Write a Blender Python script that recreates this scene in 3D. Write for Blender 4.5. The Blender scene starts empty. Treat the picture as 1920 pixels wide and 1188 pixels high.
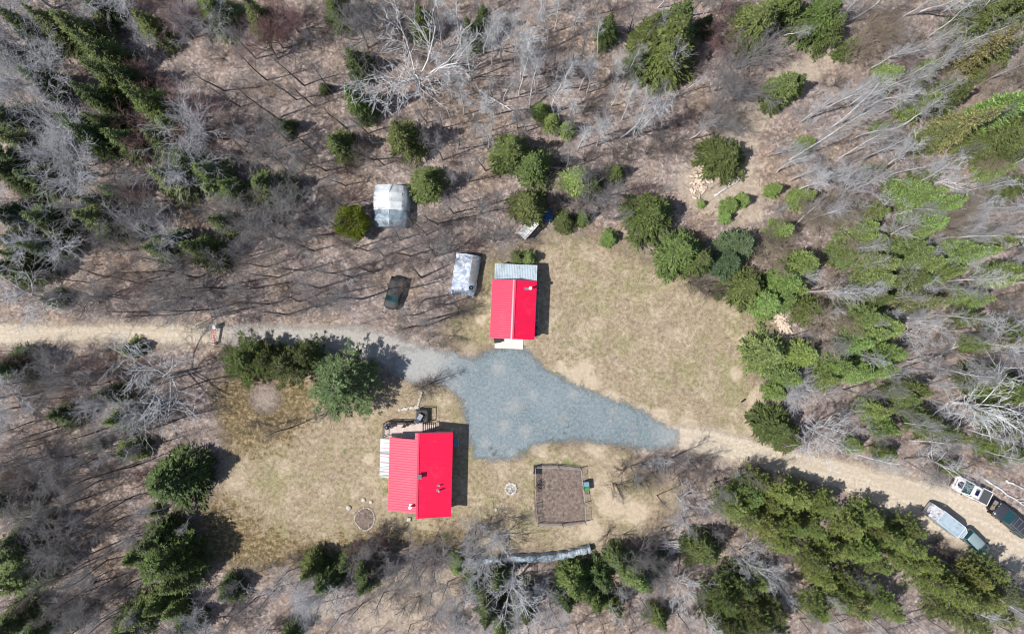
import bpy, math, random
import numpy as np
from mathutils import Vector, Matrix
R = math.radians
sc = bpy.context.scene
col = sc.collection
H = 86.7                       # camera height above the ground (m)
S = 130.0 / 1920.0             # metres per photo pixel on the ground

# ------------------------------------------------------------------ camera
cd = bpy.data.cameras.new('camera'); cam = bpy.data.objects.new('camera', cd); col.objects.link(cam)
cd.sensor_fit = 'HORIZONTAL'; cd.sensor_width = 36; cd.lens = 24; cd.clip_start = 0.5; cd.clip_end = 3000
cam.location = (0, 0, H); cam.rotation_euler = (0, 0, 0)
sc.camera = cam
# ------------------------------------------------------------------ world, sun, exposure
SUN_EL, SHADOW_DIR = R(56), R(17)      # shadows fall to the right and a little up
w = bpy.data.worlds.new('World'); sc.world = w; w.use_nodes = True
wn = w.node_tree; wn.nodes.clear()
wo = wn.nodes.new('ShaderNodeOutputWorld'); wb = wn.nodes.new('ShaderNodeBackground'); sky = wn.nodes.new('ShaderNodeTexSky')
sky.sky_type = 'NISHITA'; sky.sun_disc = False; sky.sun_elevation = SUN_EL
sv = Vector((-math.cos(SUN_EL) * math.cos(SHADOW_DIR), -math.cos(SUN_EL) * math.sin(SHADOW_DIR), math.sin(SUN_EL)))
sky.sun_rotation = math.atan2(sv.x, sv.y) % (2 * math.pi)
wb.inputs[1].default_value = 0.105
wn.links.new(sky.outputs[0], wb.inputs[0]); wn.links.new(wb.outputs[0], wo.inputs[0])
sl = bpy.data.lights.new('sun', 'SUN'); sun = bpy.data.objects.new('sun', sl); col.objects.link(sun)
sl.energy = 4.9; sl.angle = R(0.5); sl.color = (1.0, 0.965, 0.92)
sun.rotation_euler = (-sv).to_track_quat('-Z', 'Y').to_euler(); sun.location = sv * 200
sc.view_settings.view_transform = 'Standard'; sc.view_settings.look = 'None'
sc.cycles.filter_width = 1.1
sc.view_settings.gamma = 1; sc.view_settings.exposure = 0.2

# ------------------------------------------------------------------ helpers
def G(px, py, z=0.0):          # ground point under a photo pixel; z: the height at which the pixel was read off
    f = (H - z) / H * S
    return (px - 960) * f, (594 - py) * f
def tag(o, label=None, cat=None, group=None, kind=None):
    if label: o['label'] = label
    if cat: o['category'] = cat
    if group: o['group'] = group
    if kind: o['kind'] = kind
    return o
def thing(name, label, cat, loc=(0, 0, 0), rz=0.0, group=None):
    o = bpy.data.objects.new(name, None); o.empty_display_size = 0.3; col.objects.link(o)
    o.location = loc; o.rotation_euler = (0, 0, rz)
    return tag(o, label, cat, group)
def mesh_np(name, V, F, smooth=False):
    """V (n,3); F list of (array (m,k), material index)"""
    me = bpy.data.meshes.new(name)
    V = np.asarray(V, dtype=np.float32).reshape(-1, 3)
    me.vertices.add(len(V)); me.vertices.foreach_set('co', V.ravel())
    Fs = [(np.asarray(f, dtype=np.int32), mi) for f, mi in F if len(f)]
    nl = sum(f.size for f, _ in Fs); npoly = sum(len(f) for f, _ in Fs)
    me.loops.add(nl); me.polygons.add(npoly)
    me.loops.foreach_set('vertex_index', np.concatenate([f.ravel() for f, _ in Fs]))
    tot = np.concatenate([np.full(len(f), f.shape[1], dtype=np.int32) for f, _ in Fs])
    st = np.concatenate([[0], np.cumsum(tot)[:-1]]).astype(np.int32)
    me.polygons.foreach_set('loop_start', st)
    me.polygons.foreach_set('loop_total', tot)
    me.polygons.foreach_set('material_index', np.concatenate([np.full(len(f), mi, dtype=np.int32) for f, mi in Fs]))
    if smooth: me.polygons.foreach_set('use_smooth', np.ones(npoly, dtype=bool))
    me.update(calc_edges=True); me.validate()
    return me
def link(name, me, mats=(), parent=None, color=None):
    for m in mats: me.materials.append(m)
    o = bpy.data.objects.new(name, me); col.objects.link(o)
    if parent is not None: o.parent = parent
    if color is not None: o.color = color
    return o
class MB:
    def __init__(s): s.v = []; s.f = []; s.m = []
    def add(s, V, F, m=0):
        b = len(s.v); s.v += [tuple(map(float, p)) for p in V]
        for f in F: s.f.append(tuple(i + b for i in f)); s.m.append(m)
        return s
    def box(s, c, d, rz=0.0, m=0, M=None, top=1.0):
        x, y, z = d[0] / 2, d[1] / 2, d[2] / 2
        P = [(-x, -y, -z), (x, -y, -z), (x, y, -z), (-x, y, -z), (-x * top, -y * top, z), (x * top, -y * top, z), (x * top, y * top, z), (-x * top, y * top, z)]
        T = Matrix.Translation(c) @ (M if M is not None else Matrix.Rotation(rz, 4, 'Z'))
        return s.add([T @ Vector(p) for p in P], [(3, 2, 1, 0), (4, 5, 6, 7), (0, 1, 5, 4), (1, 2, 6, 5), (2, 3, 7, 6), (3, 0, 4, 7)], m)
    def tube(s, pts, r, n=8, m=0, cap=True):
        pts = [Vector(p) for p in pts]; rs = r if isinstance(r, (list, tuple)) else [r] * len(pts)
        rings = []
        for i, p in enumerate(pts):
            d = (pts[min(i + 1, len(pts) - 1)] - pts[max(i - 1, 0)]).normalized()
            a = d.orthogonal().normalized() if i == 0 else (a - d * a.dot(d)).normalized()
            b = d.cross(a)
            rings.append([p + (a * math.cos(2 * math.pi * k / n) + b * math.sin(2 * math.pi * k / n)) * rs[i] for k in range(n)])
        V = [q for ring in rings for q in ring]
        F = [(i * n + k, i * n + (k + 1) % n, (i + 1) * n + (k + 1) % n, (i + 1) * n + k) for i in range(len(pts) - 1) for k in range(n)]
        if cap: F += [tuple(range(n))[::-1], tuple((len(pts) - 1) * n + k for k in range(n))]
        return s.add(V, F, m)
    def loft(s, rings, m=0, cap=True, closed=True):
        n = len(rings[0]); V = [q for r_ in rings for q in r_]
        F = [(i * n + k, i * n + (k + 1) % n, (i + 1) * n + (k + 1) % n, (i + 1) * n + k) for i in range(len(rings) - 1) for k in range(n if closed else n - 1)]
        if cap: F += [tuple(range(n))[::-1], tuple((len(rings) - 1) * n + k for k in range(n))]
        return s.add(V, F, m)
    def prism(s, poly, z0, z1, m=0):          # polygon in the ground plane
        return s.loft([[(x, y, z0) for x, y in poly], [(x, y, z1) for x, y in poly]], m)
    def build(s, name, mats, parent=None, smooth=False, bevel=0.0, color=None):
        me = bpy.data.meshes.new(name); me.from_pydata(s.v, [], s.f)
        me.polygons.foreach_set('material_index', s.m)
        import bmesh
        bm = bmesh.new(); bm.from_mesh(me)
        bmesh.ops.recalc_face_normals(bm, faces=bm.faces)
        if bevel > 0:
            ed = [e for e in bm.edges if len(e.link_faces) == 2 and e.calc_face_angle(0) > 0.5]
            bmesh.ops.bevel(bm, geom=ed, offset=bevel, segments=2, affect='EDGES', clamp_overlap=True)
        bm.to_mesh(me); bm.free()
        if smooth:
            me.polygons.foreach_set('use_smooth', np.ones(len(me.polygons), dtype=bool))
        return link(name, me, mats if isinstance(mats, (list, tuple)) else [mats], parent, color)

# ------------------------------------------------------------------ node materials
class NT:
    def __init__(s, name):
        s.mat = bpy.data.materials.new(name); s.mat.use_nodes = True
        s.t = s.mat.node_tree; s.t.nodes.clear()
        s.out = s.t.nodes.new('ShaderNodeOutputMaterial')
        s.tc = s.t.nodes.new('ShaderNodeTexCoord')
    def n(s, typ, **k):
        nd = s.t.nodes.new(typ)
        for a, b in k.items(): setattr(nd, a, b)
        return nd
    def set(s, sock, v):
        if isinstance(v, bpy.types.NodeSocket): s.t.links.new(v, sock)
        elif isinstance(v, (tuple, list)) and len(v) == 3 and sock.type == 'RGBA': sock.default_value = (*v, 1)
        else: sock.default_value = v
    def noise(s, scale, detail=4, rough=0.55, dist=0.0, vec=None, off=None):
        nd = s.n('ShaderNodeTexNoise'); v = vec if vec is not None else s.tc.outputs['Object']
        if off:
            mp = s.n('ShaderNodeMapping'); s.t.links.new(v, mp.inputs[0]); mp.inputs[1].default_value = off; v = mp.outputs[0]
        s.t.links.new(v, nd.inputs['Vector'])
        nd.inputs['Scale'].default_value = scale; nd.inputs['Detail'].default_value = detail
        nd.inputs['Roughness'].default_value = rough; nd.inputs['Distortion'].default_value = dist
        return nd.outputs['Fac']
    def voro(s, scale, out='Color'):
        nd = s.n('ShaderNodeTexVoronoi'); s.t.links.new(s.tc.outputs['Object'], nd.inputs['Vector']); nd.inputs['Scale'].default_value = scale
        return nd.outputs[out]
    def ramp(s, fac, stops, interp='LINEAR'):
        nd = s.n('ShaderNodeValToRGB'); cr = nd.color_ramp; cr.interpolation = interp
        while len(cr.elements) < len(stops): cr.elements.new(0.5)
        for e, (p, c) in zip(cr.elements, stops):
            e.position = p; e.color = (*c, 1) if isinstance(c, (tuple, list)) else (c, c, c, 1)
        s.set(nd.inputs[0], fac); return nd.outputs[0]
    def mix(s, fac, a, b, mode='MIX'):
        nd = s.n('ShaderNodeMix', data_type='RGBA', blend_type=mode)
        s.set(nd.inputs[0], fac); s.set(nd.inputs[6], a); s.set(nd.inputs[7], b); return nd.outputs[2]
    def math(s, op, a, b=0.0, clamp=False):
        nd = s.n('ShaderNodeMath', operation=op, use_clamp=clamp); s.set(nd.inputs[0], a); s.set(nd.inputs[1], b); return nd.outputs[0]
    def attr(s, name): return s.n('ShaderNodeAttribute', attribute_name=name).outputs['Fac']
    def bump(s, h, strength=0.5, dist=0.05):
        nd = s.n('ShaderNodeBump'); s.set(nd.inputs['Height'], h); nd.inputs['Strength'].default_value = strength; nd.inputs['Distance'].default_value = dist
        return nd.outputs[0]
    def bsdf(s, color, rough=0.8, metal=0.0, normal=None, spec=0.3, coat=0.0):
        nd = s.n('ShaderNodeBsdfPrincipled'); s.set(nd.inputs['Base Color'], color); s.set(nd.inputs['Roughness'], rough)
        nd.inputs['Metallic'].default_value = metal; nd.inputs['Specular IOR Level'].default_value = spec; nd.inputs['Coat Weight'].default_value = coat
        if normal is not None: s.t.links.new(normal, nd.inputs['Normal'])
        return nd.outputs[0]
    def done(s, sh, alpha=None):
        if alpha is not None:
            tr = s.n('ShaderNodeBsdfTransparent'); mx = s.n('ShaderNodeMixShader')
            s.set(mx.inputs[0], alpha); s.t.links.new(tr.outputs[0], mx.inputs[1]); s.t.links.new(sh, mx.inputs[2]); sh = mx.outputs[0]
        s.t.links.new(sh, s.out.inputs[0]); return s.mat
def simple(name, c, rough=0.6, var=0.15, scale=2.0, metal=0.0, spec=0.4, coat=0.0, bump=0.0):
    t = NT(name); n = t.noise(scale, 5)
    cc = t.mix(n, tuple(x * (1 - var) for x in c), tuple(min(1, x * (1 + var)) for x in c))
    return t.done(t.bsdf(cc, rough, metal, t.bump(t.noise(scale * 4, 3), bump, 0.03) if bump else None, spec, coat))

# ---------------- ground zone materials
def mat_ground():
    t = NT('forest_floor')
    big = t.noise(0.055, 4, 0.6); mid = t.noise(0.45, 6, 0.65, 0.4); fine = t.noise(1.7, 8, 0.82); fl = t.voro(3.4)
    flv = t.n('ShaderNodeSeparateColor'); t.t.links.new(fl, flv.inputs[0])
    c = t.ramp(fine, [(0.34, (0.062, 0.047, 0.042)), (0.45, (0.212, 0.164, 0.147)), (0.55, (0.338, 0.275, 0.25)), (0.66, (0.57, 0.49, 0.45))])
    warm = t.ramp(fine, [(0.34, (0.08, 0.052, 0.034)), (0.45, (0.23, 0.155, 0.10)), (0.55, (0.36, 0.26, 0.18)), (0.66, (0.52, 0.42, 0.31))])
    c = t.mix(t.ramp(t.noise(0.13, 5, 0.6, off=(31, 7, 0)), [(0.47, 0.0), (0.62, 0.8)]), c, warm)
    c = t.mix(t.ramp(mid, [(0.36, 0.55), (0.56, 0.0)]), c, (0.17, 0.13, 0.105))
    leaf = t.math('MULTIPLY', t.ramp(flv.outputs[0], [(0.70, 0.0), (0.8, 1.0)]), t.ramp(mid, [(0.4, 0.15), (0.6, 0.6)]))
    c = t.mix(leaf, c, (0.54, 0.46, 0.40))
    c = t.mix(t.math('MULTIPLY', t.ramp(flv.outputs[1], [(0.74, 0.0), (0.84, 1.0)]), 0.45), c, (0.09, 0.07, 0.06))
    sand = t.ramp(t.math('ADD', t.attr('pale'), t.math('MULTIPLY', t.math('SUBTRACT', mid, 0.5), 1.3)), [(0.42, 0.0), (0.72, 1.0)])
    c = t.mix(t.math('MULTIPLY', sand, 0.8), c, t.ramp(fine, [(0.3, (0.25, 0.2, 0.15)), (0.52, (0.42, 0.345, 0.265)), (0.7, (0.54, 0.46, 0.37))]))
    c = t.mix(t.math('MULTIPLY', t.ramp(big, [(0.4, 0.0), (0.65, 1.0)]), 0.25), c, (0.30, 0.26, 0.25))
    return t.done(t.bsdf(c, 0.95, 0, t.bump(t.math('ADD', fine, flv.outputs[2]), 0.7, 0.06), 0.1))
def edge_alpha(t, width=1.0, amp=1.6, sc_=0.9):
    a = t.attr('edge')                         # signed distance in metres, positive inside
    n = t.math('MULTIPLY', t.math('SUBTRACT', t.noise(sc_, 6, 0.7), 0.5), amp)
    n2 = t.math('MULTIPLY', t.math('SUBTRACT', t.noise(5.0, 3, 0.7), 0.5), amp * 0.6)
    return t.math('DIVIDE', t.math('ADD', t.math('ADD', a, n), t.math('ADD', n2, width * 0.5)), width, True)
def mat_lawn():
    t = NT('dry_lawn'); fine = t.noise(2.0, 8, 0.86); mid = t.noise(0.30, 8, 0.76, 0.4); tuft = t.noise(1.3, 5, 0.75, 0.4, off=(2, 8, 0))
    c = t.ramp(fine, [(0.34, (0.11, 0.079, 0.050)), (0.44, (0.255, 0.196, 0.13)), (0.55, (0.36, 0.288, 0.20)), (0.67, (0.53, 0.44, 0.32))])
    grn = t.ramp(fine, [(0.34, (0.095, 0.090, 0.040)), (0.48, (0.240, 0.218, 0.112)), (0.66, (0.39, 0.348, 0.205))])
    c = t.mix(t.math('MULTIPLY', t.ramp(t.noise(0.17, 6, 0.7, off=(5, 40, 0)), [(0.45, 0.0), (0.6, 1.0)]), 0.85), c, grn)
    c = t.mix(t.math('MULTIPLY', t.ramp(mid, [(0.5, 0.0), (0.62, 1.0)]), 0.75), c, t.ramp(fine, [(0.36, (0.29, 0.225, 0.155)), (0.62, (0.575, 0.48, 0.36))]))
    c = t.mix(t.math('MULTIPLY', t.ramp(t.noise(0.6, 7, 0.75, off=(60, 3, 0)), [(0.5, 0.0), (0.64, 1.0)]), 0.55), c, t.ramp(fine, [(0.35, (0.10, 0.074, 0.055)), (0.5, (0.225, 0.172, 0.13)), (0.64, (0.40, 0.33, 0.26))]))
    c = t.mix(t.math('MULTIPLY', t.ramp(tuft, [(0.32, 1.0), (0.46, 0.0)]), 0.5), c, (0.15, 0.122, 0.078))
    weed = t.ramp(t.math('ADD', t.attr('weed'), t.math('MULTIPLY', t.math('SUBTRACT', t.noise(0.9, 8, 0.8, 0.5), 0.5), 2.6)), [(0.42, 0.0), (0.72, 1.0)])
    wc = t.ramp(t.noise(2.0, 6, 0.85, off=(9, 9, 0)), [(0.36, (0.05, 0.034, 0.014)), (0.5, (0.135, 0.098, 0.046)), (0.62, (0.40, 0.31, 0.19))])
    c = t.mix(t.math('MULTIPLY', weed, 0.9), c, wc)
    c = t.mix(t.ramp(t.math('ADD', t.attr('green'), t.math('MULTIPLY', t.math('SUBTRACT', tuft, 0.5), 1.0)), [(0.4, 0.0), (0.9, 0.9)]), c, t.ramp(fine, [(0.36, (0.06, 0.09, 0.022)), (0.6, (0.20, 0.24, 0.075))]))
    bare = t.ramp(t.math('ADD', t.attr('bare'), t.math('MULTIPLY', t.math('SUBTRACT', mid, 0.5), 1.8)), [(0.4, 0.0), (0.75, 1.0)])
    c = t.mix(t.math('MULTIPLY', bare, 0.9), c, t.ramp(fine, [(0.36, (0.37, 0.295, 0.21)), (0.6, (0.53, 0.44, 0.325))]))
    return t.done(t.bsdf(c, 0.95, 0, t.bump(fine, 0.9, 0.08), 0.1), edge_alpha(t, 3.2, 4.5, 0.3))
def mat_gravel():
    t = NT('blue_gravel'); fine = t.noise(2.6, 8, 0.92); mid = t.noise(0.5, 7, 0.72)
    c = t.ramp(fine, [(0.36, (0.08, 0.105, 0.117)), (0.5, (0.158, 0.197, 0.213)), (0.64, (0.29, 0.333, 0.345))])
    c = t.mix(t.math('MULTIPLY', t.ramp(mid, [(0.52, 0.0), (0.68, 1.0)]), 0.4), c, t.ramp(fine, [(0.38, (0.2, 0.185, 0.16)), (0.62, (0.44, 0.40, 0.345))]))
    c = t.mix(t.math('MULTIPLY', t.attr('spot'), 0.8), c, (0.02, 0.022, 0.025))
    sp = t.ramp(t.noise(0.9, 5, 0.7, off=(3, 17, 0)), [(0.6, 0.0), (0.68, 1.0)])
    c = t.mix(t.math('MULTIPLY', sp, 0.25), c, (0.45, 0.4, 0.33))
    c = t.mix(t.math('MULTIPLY', t.ramp(t.noise(0.16, 4), [(0.4, 1.0), (0.6, 0.0)]), 0.22), c, (0.3, 0.34, 0.36))
    dust = t.math('MULTIPLY', t.attr('pale'), 0.8)
    c = t.mix(dust, c, t.ramp(fine, [(0.3, (0.27, 0.255, 0.235)), (0.55, (0.40, 0.385, 0.36)), (0.75, (0.5, 0.48, 0.45))]))
    return t.done(t.bsdf(c, 0.9, 0, t.bump(fine, 0.6, 0.03), 0.2), edge_alpha(t, 0.9, 2.6, 0.7))
def mat_road():
    t = NT('sandy_road'); fine = t.noise(2.2, 8, 0.84); mid = t.noise(0.6, 7, 0.7)
    mp = t.n('ShaderNodeMapping'); t.t.links.new(t.n('ShaderNodeAttribute', attribute_name='along').outputs['Vector'], mp.inputs[0]); mp.inputs[3].default_value = (0.05, 1.0, 1)
    streak = t.noise(1.6, 5, 0.6, 0.3, vec=mp.outputs[0])
    c = t.ramp(fine, [(0.36, (0.33, 0.275, 0.205)), (0.5, (0.485, 0.415, 0.325)), (0.64, (0.63, 0.555, 0.455))])
    c = t.mix(t.math('MULTIPLY', t.ramp(streak, [(0.46, 0.0), (0.58, 1.0)]), 0.6), c, (0.40, 0.335, 0.255))
    c = t.mix(t.math('MULTIPLY', t.ramp(mid, [(0.52, 0.0), (0.7, 1.0)]), 0.35), c, (0.42, 0.36, 0.29))
    c = t.mix(t.math('MULTIPLY', t.attr('pale'), 0.85), c, t.ramp(fine, [(0.3, (0.24, 0.225, 0.205)), (0.55, (0.37, 0.355, 0.335)), (0.75, (0.47, 0.45, 0.43))]))
    return t.done(t.bsdf(c, 0.95, 0, t.bump(t.math('ADD', fine, streak), 0.5, 0.05), 0.15), edge_alpha(t, 1.0, 2.6, 0.6))
def mat_soil(name, a, b, c_, ew=0.5, ea=0.9):
    t = NT(name); fine = t.noise(2.4, 8, 0.86)
    c = t.ramp(fine, [(0.36, a), (0.5, b), (0.65, c_)])
    c = t.mix(t.math('MULTIPLY', t.ramp(t.noise(0.7, 5, 0.7), [(0.48, 0.0), (0.66, 1.0)]), 0.4), c, tuple(min(1, x * 1.5) for x in b))
    return t.done(t.bsdf(c, 0.95, 0, t.bump(fine, 0.8, 0.06), 0.1), edge_alpha(t, ew, ea, 1.4))

# ---------------- vegetation materials (object colour tints each copy)
def mat_leaf(name, dark=0.7, light=1.6, trans=0.3):
    t = NT(name); oi = t.n('ShaderNodeObjectInfo'); geo = t.n('ShaderNodeNewGeometry')
    f = t.ramp(geo.outputs['Random Per Island'], [(0.0, dark), (0.55, 1.0), (1.0, light)])
    n = t.ramp(t.noise(0.9, 3, 0.6), [(0.3, 0.75), (0.7, 1.25)])
    c = t.mix(1.0, t.mix(1.0, oi.outputs['Color'], f, 'MULTIPLY'), n, 'MULTIPLY')
    sh = t.bsdf(c, 0.65, 0, None, 0.25)
    tr = t.n('ShaderNodeBsdfTranslucent'); t.set(tr.inputs[0], c); mx = t.n('ShaderNodeMixShader'); mx.inputs[0].default_value = trans
    t.t.links.new(sh, mx.inputs[1]); t.t.links.new(tr.outputs[0], mx.inputs[2])
    return t.done(mx.outputs[0])
def mat_bark(name, marks=None):
    t = NT(name); oi = t.n('ShaderNodeObjectInfo')
    n = t.ramp(t.noise(3.0, 5, 0.7), [(0.3, 0.6), (0.6, 1.0), (0.8, 1.25)])
    c = t.mix(1.0, oi.outputs['Color'], n, 'MULTIPLY')
    if marks:
        mp = t.n('ShaderNodeMapping'); t.t.links.new(t.tc.outputs['Object'], mp.inputs[0]); mp.inputs[3].default_value = (2, 2, 5)
        c = t.mix(t.math('MULTIPLY', t.ramp(t.noise(1.2, 4, 0.6, vec=mp.outputs[0]), [(0.6, 0.0), (0.68, 1.0)]), 0.75), c, marks)
    return t.done(t.bsdf(c, 0.85, 0, None, 0.2))
M_NEEDLE = mat_leaf('needles'); M_PINE = mat_leaf('pine_needles', 0.6, 1.7, 0.3)
M_BARK = mat_bark('bark'); M_BIRCH = mat_bark('birch_bark', (0.06, 0.055, 0.05)); M_TWIG = mat_bark('twigs')

# ------------------------------------------------------------------ ground zones (photo pixels on the ground)
def poly_w(pts): return np.array([G(*p) for p in pts])
def smooth_poly(P, it=2):
    P = np.asarray(P, float)
    for _ in range(it):
        Q = np.roll(P, -1, 0); P = np.stack([P * .75 + Q * .25, P * .25 + Q * .75], 1).reshape(-1, 2)
    return P
def sdf(X, Y, P):              # signed distance, positive inside
    d = np.full(X.shape, 1e9); ins = np.zeros(X.shape, bool); n = len(P)
    for i in range(n):
        ax, ay = P[i]; bx, by = P[(i + 1) % n]; ex, ey = bx - ax, by - ay
        t = np.clip(((X - ax) * ex + (Y - ay) * ey) / (ex * ex + ey * ey + 1e-12), 0, 1)
        d = np.minimum(d, np.hypot(X - ax - t * ex, Y - ay - t * ey))
        c = ((ay > Y) != (by > Y)) & (X < (bx - ax) * (Y - ay) / ((by - ay) if by != ay else 1e-12) + ax)
        ins ^= c
    return np.where(ins, d, -d)
LAWN_R = smooth_poly(poly_w([(1025, 445), (1085, 432), (1175, 455), (1235, 500), (1330, 525), (1400, 580), (1470, 605), (1410, 640), (1418, 690), (1440, 745), (1430, 790), (1440, 835), (1380, 850), (1290, 820), (1150, 800), (1000, 700), (930, 665), (850, 655), (825, 620), (890, 575), (905, 490), (960, 470)]))
LAWN_L = smooth_poly(poly_w([(760, 720), (860, 715), (885, 780), (890, 840), (980, 835), (1110, 815), (1190, 835), (1180, 890), (1260, 900), (1270, 960), (1200, 1010), (1090, 1035), (900, 1045), (800, 1012), (690, 1025), (560, 1055), (430, 1065), (365, 1020), (375, 950), (440, 850), (400, 770), (415, 700), (470, 690), (590, 700)]))
YARD = smooth_poly(poly_w([(928, 652), (988, 652), (1008, 682), (1060, 712), (1110, 738), (1150, 748), (1200, 770), (1245, 796), (1275, 812), (1268, 834), (1230, 840), (1180, 838), (1100, 824), (1010, 828), (980, 842), (970, 862), (895, 862), (884, 845), (872, 765), (850, 725), (800, 715), (745, 712), (735, 660), (800, 648), (850, 665), (900, 672)]), 1)
ROAD_W = [(-900, 632, 44), (-300, 630, 44), (0, 627, 38), (200, 624, 36), (330, 626, 38), (420, 628, 40), (500, 632, 40), (600, 634, 44), (680, 640, 52), (760, 672, 66), (830, 690, 50)]
ROAD_E = [(1235, 812, 40), (1310, 825, 48), (1380, 842, 55), (1450, 862, 52), (1530, 877, 50), (1600, 898, 60), (1680, 925, 72), (1760, 955, 90), (1850, 995, 105), (1930, 1035, 110), (2100, 1120, 110), (2500, 1330, 110)]
def road_poly(c):
    c = np.array(c, float); p = c[:, :2]; d = np.gradient(p, axis=0); d /= np.linalg.norm(d, axis=1)[:, None]
    n = np.stack([-d[:, 1], d[:, 0]], 1) * c[:, 2:3] / 2
    return smooth_poly(poly_w(np.concatenate([p + n, (p - n)[::-1]])), 2)
RW, RE = road_poly(ROAD_W), road_poly(ROAD_E)
GARDEN = poly_w([(1003, 871), (1047, 871), (1089, 876), (1096, 942), (1098, 978), (1054, 983), (1008, 981), (1003, 944)])
def circ(px, py, r, n=28): return poly_w([(px + r * math.cos(2 * math.pi * k / n), py + r * math.sin(2 * math.pi * k / n)) for k in range(n)])
BED = circ(497, 745, 27); RING = smooth_poly(poly_w([(668, 962), (680, 951), (694, 952), (702, 964), (702, 980), (692, 993), (682, 995), (668, 983), (664, 972)]), 1); PIT = circ(958, 916, 10)
def blob(X, Y, L):             # soft spots (px, py, radius px)
    a = np.zeros(X.shape)
    for px, py, r in L:
        x, y = G(px, py); a = np.maximum(a, np.exp(-((X - x) ** 2 + (Y - y) ** 2) / (2 * (r * S * 0.6) ** 2)))
    return a
def vnoise(X, Y, wl, seed):
    r = np.random.RandomState(seed); out = np.zeros(X.shape)
    for _ in range(7):
        a = r.rand() * 6.283; k = 6.283 / (wl * (0.7 + 0.6 * r.rand())); out += np.sin((X * math.cos(a) + Y * math.sin(a)) * k + r.rand() * 6.283)
    return out / 7
def sheet(name, P, z, mat, step, margin, attrs=None, label=None):
    x0, y0 = P.min(0) - margin; x1, y1 = P.max(0) + margin
    xs = np.arange(x0, x1 + step, step); ys = np.arange(y0, y1 + step, step)
    X, Y = np.meshgrid(xs, ys); D = sdf(X, Y, P); nx = len(xs)
    idx = np.arange(X.size).reshape(X.shape)
    keep = np.maximum.reduce([D[:-1, :-1], D[1:, :-1], D[:-1, 1:], D[1:, 1:]]) > -margin + step
    F = np.stack([idx[:-1, :-1][keep], idx[:-1, 1:][keep], idx[1:, 1:][keep], idx[1:, :-1][keep]], 1)
    used = np.unique(F); rm = np.full(X.size, -1); rm[used] = np.arange(len(used))
    V = np.stack([X.ravel()[used], Y.ravel()[used], np.full(len(used), z)], 1)
    me = mesh_np(name, V, [(rm[F], 0)])
    at = {'edge': D.ravel()[used]}
    for k, f in (attrs or {}).items(): at[k] = f(V[:, 0], V[:, 1])
    for k, a in at.items():
        if a.ndim == 2:
            q = me.attributes.new(k, 'FLOAT_VECTOR', 'POINT'); q.data.foreach_set('vector', a.astype(np.float32).ravel())
        else:
            q = me.attributes.new(k, 'FLOAT', 'POINT'); q.data.foreach_set('value', a.astype(np.float32))
    o = link(name, me, [mat]); tag(o, label, None, None, 'structure'); return o
def along(C):
    P = poly_w([c[:2] for c in C]); L = np.concatenate([[0], np.cumsum(np.linalg.norm(np.diff(P, axis=0), axis=1))])
    def f(x, y):
        best = np.full(x.shape, 1e9); out = np.zeros((len(x), 3))
        for i in range(len(P) - 1):
            a, b = P[i], P[i + 1]; e = b - a; l = np.linalg.norm(e); t = np.clip(((x - a[0]) * e[0] + (y - a[1]) * e[1]) / l ** 2, 0, 1)
            d = np.hypot(x - a[0] - t * e[0], y - a[1] - t * e[1]); sd = ((x - a[0]) * e[1] - (y - a[1]) * e[0]) / l
            m = d < best; best[m] = d[m]; out[m, 0] = L[i] + t[m] * l; out[m, 1] = sd[m]
        return out
    return f
def axis(lo, hi, fine, far):
    a = list(np.arange(lo, hi + fine, fine)); st = fine; p = a[-1]
    while p < far: st *= 1.25; p += st; a.append(p)
    st = fine; p = a[0]
    while p > -far: st *= 1.25; p -= st; a.insert(0, p)
    return np.array(a)
xs, ys = axis(-72, 72, 0.5, 1400), axis(-46, 46, 0.5, 1400)
X, Y = np.meshgrid(xs, ys); idx = np.arange(X.size).reshape(X.shape)
clear = np.maximum.reduce([sdf(X, Y, P) for P in (LAWN_R, LAWN_L, YARD, RW, RE, GARDEN)])
k = np.clip((-clear - 2.5) / 3, 0, 1)
Z = k * (0.11 * vnoise(X, Y, 7, 1) + 0.06 * vnoise(X, Y, 2.6, 2)) - 0.02
F = np.stack([idx[:-1, :-1].ravel(), idx[:-1, 1:].ravel(), idx[1:, 1:].ravel(), idx[1:, :-1].ravel()], 1)
me = mesh_np('ground', np.stack([X.ravel(), Y.ravel(), Z.ravel()], 1), [(F, 0)], True)
TRAIL = smooth_poly(poly_w([(1250, 360), (1330, 270), (1380, 190), (1470, 110), (1560, 70), (1600, 90), (1540, 150), (1440, 240), (1420, 320), (1450, 400), (1400, 440), (1330, 410)]))
pale = np.maximum.reduce([np.clip(sdf(X, Y, TRAIL) / 3 + 0.4, 0, 0.75), 0.55 * np.clip(clear / 4 + 0.9, 0, 1),
    blob(X, Y, [(760, 1130, 90), (700, 1150, 60), (830, 1110, 60), (600, 1130, 50), (1150, 960, 60), (1250, 930, 50), (1300, 340, 50), (760, 690, 40), (570, 310, 30)])])
q = me.attributes.new('pale', 'FLOAT', 'POINT'); q.data.foreach_set('value', pale.astype(np.float32).ravel())
tag(link('ground', me, [mat_ground()]), None, None, None, 'structure')
ML = mat_lawn()
WEED = [smooth_poly(poly_w(q)) for q in ([(405, 700), (480, 690), (600, 700), (590, 790), (540, 830), (450, 850), (400, 800)], [(365, 1000), (380, 930), (430, 950), (520, 1005), (620, 1010), (720, 1000), (830, 990), (880, 1010), (860, 1050), (700, 1040), (560, 1070), (430, 1075)])]
def weed_l(x, y): return np.clip(np.maximum.reduce([sdf(x, y, P) for P in WEED]) / 7 + 0.50, 0.05, 0.78) + 0.12 * vnoise(x, y, 6, 21) + 0.16 * np.clip((G(640, 0)[0] - x) / 14, 0, 1)
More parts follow.
